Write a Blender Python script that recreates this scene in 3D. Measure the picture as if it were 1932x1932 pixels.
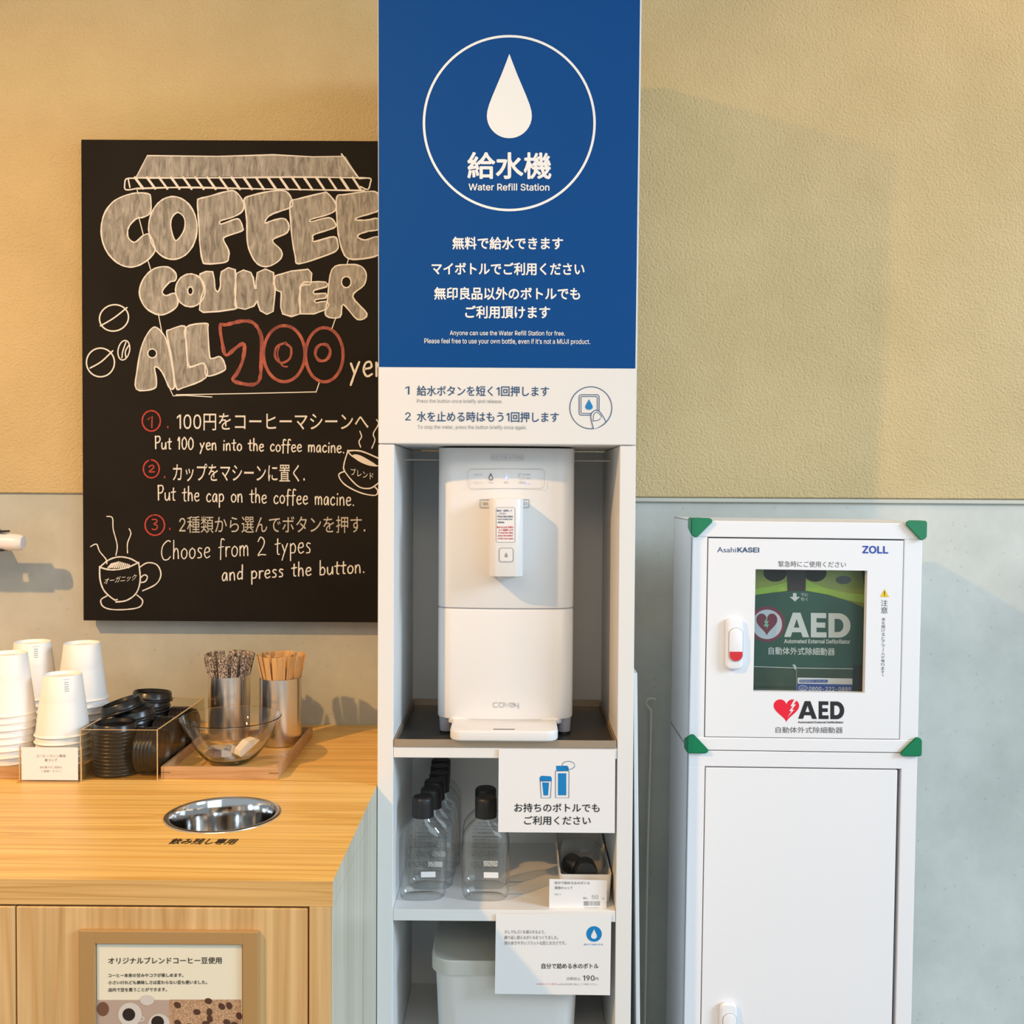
import bpy, bmesh, math, random
from mathutils import Vector, Matrix
from mathutils.geometry import tessellate_polygon

random.seed(7)
for o in list(bpy.data.objects):
    bpy.data.objects.remove(o)
S = bpy.context.scene
COL = S.collection
PI = math.pi

# ------------------------------------------------------------------ camera
EYE = 1.35
F = 1932.0
CAM = Vector((0, 0, EYE))
pitch = math.atan(51 / F)
yaw = math.atan(5 / F)
roll = 0.0062
fw = Vector((-math.sin(yaw) * math.cos(pitch), math.cos(yaw) * math.cos(pitch), -math.sin(pitch)))
rt0 = Vector((math.cos(yaw), math.sin(yaw), 0))
up0 = rt0.cross(fw)
rt = rt0 * math.cos(roll) + up0 * math.sin(roll)
up = rt.cross(fw)
cd = bpy.data.cameras.new('camera')
cd.sensor_width = 36
cd.lens = 36.0
cd.clip_start = 0.05
cam = bpy.data.objects.new('camera', cd)
COL.objects.link(cam)
cam.matrix_world = Matrix(((rt.x, up.x, -fw.x, CAM.x), (rt.y, up.y, -fw.y, CAM.y), (rt.z, up.z, -fw.z, CAM.z), (0, 0, 0, 1)))
S.camera = cam

# ------------------------------------------------------------------ world, lights, exposure
w = bpy.data.worlds.new('world')
S.world = w
w.use_nodes = True
w.node_tree.nodes['Background'].inputs[0].default_value = (0.80, 0.92, 1.0, 1)
w.node_tree.nodes['Background'].inputs[1].default_value = 0.62
S.view_settings.view_transform = 'Standard'
S.view_settings.look = 'None'
S.view_settings.gamma = 1
S.view_settings.exposure = -0.14
S.view_settings.use_curve_mapping = False
S.cycles.transparent_max_bounces = 40


def aim(o, target):
    o.rotation_euler = (Vector(target) - o.location).to_track_quat('-Z', 'Y').to_euler()


def area(name, loc, target, sx, sy, power, color):
    l = bpy.data.lights.new(name, 'AREA')
    l.shape = 'RECTANGLE'
    l.size, l.size_y = sx, sy
    l.energy = power
    l.color = color
    o = bpy.data.objects.new(name, l)
    COL.objects.link(o)
    o.location = loc
    aim(o, target)
    return o


def spot(name, loc, target, power, color, angle, blend=0.6, size=0.05):
    l = bpy.data.lights.new(name, 'SPOT')
    l.energy = power
    l.color = color
    l.spot_size = math.radians(angle)
    l.spot_blend = blend
    l.shadow_soft_size = size
    o = bpy.data.objects.new(name, l)
    COL.objects.link(o)
    o.location = loc
    aim(o, target)
    return o


area('window_daylight', (5.5, -1.0, 3.4), (0.1, 1.9, 1.2), 1.9, 1.9, 370, (0.64, 0.82, 1.0))
area('shop_front_daylight', (2.3, -2.2, 1.9), (0.4, 2.0, 1.2), 2.6, 2.0, 40, (0.74, 0.89, 1.0))
area('warm_front_fill', (-0.4, -1.2, 2.9), (0.0, 1.9, 1.0), 2.0, 1.0, 26, (1.0, 0.80, 0.55))  # unseen warm fill, added to lift the dark gap and the shelf interior
spot('warm_spotlight_counter', (-1.8, 0.10, EYE + 1.37), (-0.68, 1.9, 1.05), 266, (1.0, 0.55, 0.18), 77, 1.0, 0.035)
spot('warm_spotlight_wall', (1.22, 1.25, EYE + 1.5), (1.12, 2.1, EYE + 0.72), 22, (1.0, 0.55, 0.2), 100, 0.9, 0.04)


# ------------------------------------------------------------------ helpers
def ray(px, py):
    return (fw + rt * ((px - 966) / F) - up * ((py - 966) / F))


def P(px, py, Y):
    d = ray(px, py)
    return CAM + d * (Y / d.y)


def G(px, py, z):
    d = ray(px, py)
    return CAM + d * ((z - EYE) / d.z)


def lin(c):
    r = []
    for v in c[:3]:
        v = v / 255.0
        r.append(v / 12.92 if v <= 0.04045 else ((v + 0.055) / 1.055) ** 2.4)
    return (r[0], r[1], r[2], 1)


def mat(name, c, rough=0.5, metal=0.0, spec=0.5, coat=0.0, linear=False):
    m = bpy.data.materials.new(name)
    m.use_nodes = True
    b = m.node_tree.nodes['Principled BSDF']
    b.inputs['Base Color'].default_value = (c[0], c[1], c[2], 1) if linear else lin(c)
    b.inputs['Roughness'].default_value = rough
    b.inputs['Metallic'].default_value = metal
    b.inputs['Specular IOR Level'].default_value = spec
    b.inputs['Coat Weight'].default_value = coat
    return m


def nodes(m):
    return m.node_tree.nodes, m.node_tree.links, m.node_tree.nodes['Principled BSDF']


def noise_color(m, c1, c2, scale=(8, 8, 8), detail=5, rough=0.6, lo=0.35, hi=0.65, bump=0.0, bscale=None, bdist=0.001, distort=0.0, linear=True):
    n, l, b = nodes(m)
    g = n.new('ShaderNodeNewGeometry')
    mp = n.new('ShaderNodeMapping')
    mp.inputs['Scale'].default_value = scale
    l.new(g.outputs['Position'], mp.inputs['Vector'])
    t = n.new('ShaderNodeTexNoise')
    t.inputs['Scale'].default_value = 1
    t.inputs['Detail'].default_value = detail
    t.inputs['Roughness'].default_value = rough
    t.inputs['Distortion'].default_value = distort
    l.new(mp.outputs[0], t.inputs['Vector'])
    r = n.new('ShaderNodeValToRGB')
    r.color_ramp.elements[0].position = lo
    r.color_ramp.elements[1].position = hi
    r.color_ramp.elements[0].color = (*c1[:3], 1)
    r.color_ramp.elements[1].color = (*c2[:3], 1)
    l.new(t.outputs['Fac'], r.inputs[0])
    l.new(r.outputs[0], b.inputs['Base Color'])
    if bump:
        t2 = n.new('ShaderNodeTexNoise')
        t2.inputs['Scale'].default_value = bscale or 60
        t2.inputs['Detail'].default_value = 3
        l.new(g.outputs['Position'], t2.inputs['Vector'])
        bp = n.new('ShaderNodeBump')
        bp.inputs['Strength'].default_value = bump
        bp.inputs['Distance'].default_value = bdist
        l.new(t2.outputs['Fac'], bp.inputs['Height'])
        l.new(bp.outputs[0], b.inputs['Normal'])
    return m


def wood(name, c1, c2, c3, scale, rings, rough=0.42, dist=3.0):
    """grain: stretched noise feeding a sine of rings; scale stretches along the grain"""
    m = mat(name, (200, 150, 80), rough)
    n, l, b = nodes(m)
    g = n.new('ShaderNodeNewGeometry')
    mp = n.new('ShaderNodeMapping')
    mp.inputs['Scale'].default_value = scale
    l.new(g.outputs['Position'], mp.inputs['Vector'])
    t = n.new('ShaderNodeTexNoise')
    t.inputs['Scale'].default_value = 1.0
    t.inputs['Detail'].default_value = 2
    t.inputs['Distortion'].default_value = 0.3
    l.new(mp.outputs[0], t.inputs['Vector'])
    mul = n.new('ShaderNodeMath')
    mul.operation = 'MULTIPLY'
    mul.inputs[1].default_value = rings
    l.new(t.outputs['Fac'], mul.inputs[0])
    fr = n.new('ShaderNodeMath')
    fr.operation = 'FRACT'
    l.new(mul.outputs[0], fr.inputs[0])
    r = n.new('ShaderNodeValToRGB')
    e = r.color_ramp.elements
    e[0].position = 0.0
    e[0].color = (*c1, 1)
    e[1].position = 0.55
    e[1].color = (*c2, 1)
    x = e.new(0.9)
    x.color = (*c3, 1)
    x = e.new(1.0)
    x.color = (*c1, 1)
    l.new(fr.outputs[0], r.inputs[0])
    mp2 = n.new('ShaderNodeMapping')
    mp2.inputs['Scale'].default_value = [v * 14 if v > 3 else v * 4 for v in scale]
    l.new(g.outputs['Position'], mp2.inputs['Vector'])
    t2 = n.new('ShaderNodeTexNoise')
    t2.inputs['Scale'].default_value = 1.0
    t2.inputs['Detail'].default_value = 4
    l.new(mp2.outputs[0], t2.inputs['Vector'])
    r2 = n.new('ShaderNodeValToRGB')
    r2.color_ramp.elements[0].position = 0.3
    r2.color_ramp.elements[1].position = 0.62
    r2.color_ramp.elements[0].color = (0.80, 0.77, 0.72, 1)
    r2.color_ramp.elements[1].color = (1, 1, 1, 1)
    l.new(t2.outputs['Fac'], r2.inputs[0])
    mx = n.new('ShaderNodeMix')
    mx.data_type = 'RGBA'
    mx.blend_type = 'MULTIPLY'
    mx.inputs['Factor'].default_value = 1.0
    l.new(r.outputs[0], mx.inputs['A'])
    l.new(r2.outputs[0], mx.inputs['B'])
    l.new(mx.outputs['Result'], b.inputs['Base Color'])
    return m


def thin_glass(name, tint=(0.95, 0.97, 0.97), edge=(0.55, 0.6, 0.6), rough=0.03, ior=1.45, gloss=1.0):
    m = bpy.data.materials.new(name)
    m.use_nodes = True
    n, l = m.node_tree.nodes, m.node_tree.links
    n.remove(n['Principled BSDF'])
    out = n['Material Output']
    lw = n.new('ShaderNodeLayerWeight')
    lw.inputs['Blend'].default_value = 0.10
    mixc = n.new('ShaderNodeMix')
    mixc.data_type = 'RGBA'
    mixc.inputs['A'].default_value = (*tint, 1)
    mixc.inputs['B'].default_value = (*edge, 1)
    l.new(lw.outputs['Facing'], mixc.inputs['Factor'])
    tr = n.new('ShaderNodeBsdfTransparent')
    l.new(mixc.outputs['Result'], tr.inputs['Color'])
    gl = n.new('ShaderNodeBsdfGlossy')
    gl.inputs['Roughness'].default_value = rough
    lw2 = n.new('ShaderNodeLayerWeight')
    lw2.inputs['Blend'].default_value = 0.5
    pw = n.new('ShaderNodeMath')
    pw.operation = 'POWER'
    pw.inputs[1].default_value = 5.0
    l.new(lw2.outputs['Facing'], pw.inputs[0])
    f0 = ((ior - 1) / (ior + 1)) ** 2
    mu = n.new('ShaderNodeMath')
    mu.operation = 'MULTIPLY_ADD'
    mu.inputs[1].default_value = (1 - f0) * 0.8 * gloss
    mu.inputs[2].default_value = f0 * gloss
    mu.use_clamp = True
    l.new(pw.outputs[0], mu.inputs[0])
    mx = n.new('ShaderNodeMixShader')
    l.new(mu.outputs[0], mx.inputs[0])
    l.new(tr.outputs[0], mx.inputs[1])
    l.new(gl.outputs[0], mx.inputs[2])
    l.new(mx.outputs[0], out.inputs['Surface'])
    return m


# --- objects
def tag(o, label, cat, group=None, kind=None):
    if label:
        o['label'] = label
    if cat:
        o['category'] = cat
    if group:
        o['group'] = group
    if kind:
        o['kind'] = kind
    return o


def thing(name, label, cat, loc=(0, 0, 0), rot=(0, 0, 0), group=None):
    o = bpy.data.objects.new(name, None)
    o.empty_display_size = 0.05
    COL.objects.link(o)
    o.location = loc
    o.rotation_euler = rot
    return tag(o, label, cat, group)


def link(name, bm, m, parent=None, world=True, smooth=False, label=None, angle=0.6):
    """one mesh object; world=True: vertices are world coordinates and are brought into the parent's frame"""
    me = bpy.data.meshes.new(name)
    if parent is not None and world:
        r = parent
        while r.parent:
            r = r.parent
        bmesh.ops.transform(bm, matrix=r.matrix_basis.inverted(), verts=bm.verts)
    bm.normal_update()
    bm.to_mesh(me)
    bm.free()
    for mm in (m if isinstance(m, (list, tuple)) else [m]):
        me.materials.append(mm)
    o = bpy.data.objects.new(name, me)
    COL.objects.link(o)
    if parent is not None:
        o.parent = parent
    if smooth:
        me.polygons.foreach_set('use_smooth', [True] * len(me.polygons))
        me.set_sharp_from_angle(angle=angle)
    if label:
        o['label'] = label
    return o


def copy_tree(src, loc=None, rot=None, parent=None):
    c = src.copy()
    COL.objects.link(c)
    if parent is not None:
        c.parent = parent
    if loc is not None:
        c.location = loc
    if rot is not None:
        c.rotation_euler = rot
    for ch in list(src.children):
        copy_tree(ch, parent=c)
    return c


def box(bm, x0, x1, y0, y1, z0, z1, bev=0.0, seg=2, mi=0, mtx=None):
    t = bmesh.new()
    vs = [t.verts.new((x, y, z)) for x in (x0, x1) for y in (y0, y1) for z in (z0, z1)]
    for f in ((0, 1, 3, 2), (4, 6, 7, 5), (0, 4, 5, 1), (2, 3, 7, 6), (0, 2, 6, 4), (1, 5, 7, 3)):
        t.faces.new([vs[i] for i in f])
    bmesh.ops.recalc_face_normals(t, faces=t.faces)
    if bev:
        bmesh.ops.bevel(t, geom=list(t.edges) + list(t.verts), offset=bev, segments=seg, profile=0.5, affect='EDGES')
    merge(bm, t, mi, mtx)
    return bm


def merge(bm, t, mi=0, mtx=None):
    m = {}
    for v in t.verts:
        m[v] = bm.verts.new(mtx @ v.co if mtx else v.co)
    for f in t.faces:
        try:
            nf = bm.faces.new([m[v] for v in f.verts])
            nf.material_index = f.material_index + mi
        except ValueError:
            pass
    t.free()


def B(*a, **k):
    return box(bmesh.new(), *a, **k)


def lathe(prof, seg=40, bm=None, mtx=None, cap_first=False, cap_last=False, mi=0):
    t = bmesh.new()
    rings = []
    for r, z in prof:
        if r < 1e-6:
            rings.append([t.verts.new((0, 0, z))])
        else:
            rings.append([t.verts.new((r * math.cos(2 * PI * i / seg), r * math.sin(2 * PI * i / seg), z)) for i in range(seg)])
    for a, b in zip(rings, rings[1:]):
        for i in range(seg):
            j = (i + 1) % seg
            if len(a) == 1 and len(b) == 1:
                continue
            if len(a) == 1:
                t.faces.new((a[0], b[j], b[i]))
            elif len(b) == 1:
                t.faces.new((a[i], a[j], b[0]))
            else:
                t.faces.new((a[i], a[j], b[j], b[i]))
    if cap_first and len(rings[0]) > 1:
        t.faces.new(rings[0][::-1])
    if cap_last and len(rings[-1]) > 1:
        t.faces.new(rings[-1])
    bmesh.ops.recalc_face_normals(t, faces=t.faces)
    if bm is None:
        bm = bmesh.new()
    merge(bm, t, mi, mtx)
    return bm


def loft(sections, bm=None, caps=True, mtx=None):
    """sections: equal-length lists of 3D points"""
    t = bmesh.new()
    rings = [[t.verts.new(p) for p in s] for s in sections]
    n = len(rings[0])
    for a, b in zip(rings, rings[1:]):
        for i in range(n):
            j = (i + 1) % n
            t.faces.new((a[i], a[j], b[j], b[i]))
    if caps:
        t.faces.new(rings[0][::-1])
        t.faces.new(rings[-1])
    bmesh.ops.recalc_face_normals(t, faces=t.faces)
    if bm is None:
        bm = bmesh.new()
    merge(bm, t, 0, mtx)
    return bm


def rrect(x0, x1, y0, y1, r, seg=6):
    """rounded rectangle outline; r one radius or four (x1y1, x0y1, x0y0, x1y0)"""
    if not isinstance(r, (tuple, list)):
        r = (r,) * 4
    out = []
    for (cx, cy, a0), rr in zip(((x1, y1, 0), (x0, y1, 90), (x0, y0, 180), (x1, y0, 270)), r):
        sx = -1 if cx == x1 else 1
        sy = -1 if cy == y1 else 1
        for i in range(seg + 1):
            a = math.radians(a0 + 90 * i / seg)
            out.append((cx + sx * rr + rr * math.cos(a), cy + sy * rr + rr * math.sin(a)))
    return out


def prism(outline, axis, a, b, bev=0.0, seg=2, bm=None, mi=0):
    """outline of 2D points extruded along axis ('x': points are y,z; 'y': x,z; 'z': x,y)"""
    def mk(p, h):
        return {'x': (h, p[0], p[1]), 'y': (p[0], h, p[1]), 'z': (p[0], p[1], h)}[axis]
    t = bmesh.new()
    A = [t.verts.new(mk(p, a)) for p in outline]
    Bv = [t.verts.new(mk(p, b)) for p in outline]
    n = len(outline)
    f1 = t.faces.new(A)
    f2 = t.faces.new(Bv[::-1])
    for i in range(n):
        j = (i + 1) % n
        t.faces.new((A[i], A[j], Bv[j], Bv[i]))
    bmesh.ops.recalc_face_normals(t, faces=t.faces)
    if bev:
        bmesh.ops.bevel(t, geom=list(f1.edges) + list(f2.edges), offset=bev, segments=seg, profile=0.5, affect='EDGES')
    if bm is None:
        bm = bmesh.new()
    merge(bm, t, mi)
    return bm


def tube(pts, r, seg=10, bm=None, smooth=True):
    """round bar along a 3D polyline"""
    pts = [Vector(p) for p in pts]
    rings = []
    prev = None
    for i, p in enumerate(pts):
        d = (pts[min(i + 1, len(pts) - 1)] - pts[max(i - 1, 0)]).normalized()
        if prev is None:
            a = d.orthogonal().normalized()
        else:
            a = (prev - d * prev.dot(d)).normalized()
        prev = a
        b = d.cross(a)
        rings.append([p + (a * math.cos(2 * PI * k / seg) + b * math.sin(2 * PI * k / seg)) * r for k in range(seg)])
    return loft(rings, bm)


def spline(pts, n=6, closed=False):
    """Catmull-Rom through 2D points"""
    p = [Vector(q) for q in pts]
    m = len(p)
    if m < 3:
        return [tuple(q) for q in p]
    out = []
    rng = range(m) if closed else range(m - 1)
    for i in rng:
        if closed:
            a, b, c, d = p[(i - 1) % m], p[i], p[(i + 1) % m], p[(i + 2) % m]
        else:
            a, b, c, d = p[max(i - 1, 0)], p[i], p[i + 1], p[min(i + 2, m - 1)]
        for k in range(n):
            t = k / n
            out.append(tuple(0.5 * ((2 * b) + (c - a) * t + (2 * a - 5 * b + 4 * c - d) * t * t + (3 * b - a - 3 * c + d) * t ** 3)))
    if not closed:
        out.append(tuple(p[-1]))
    return out


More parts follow.
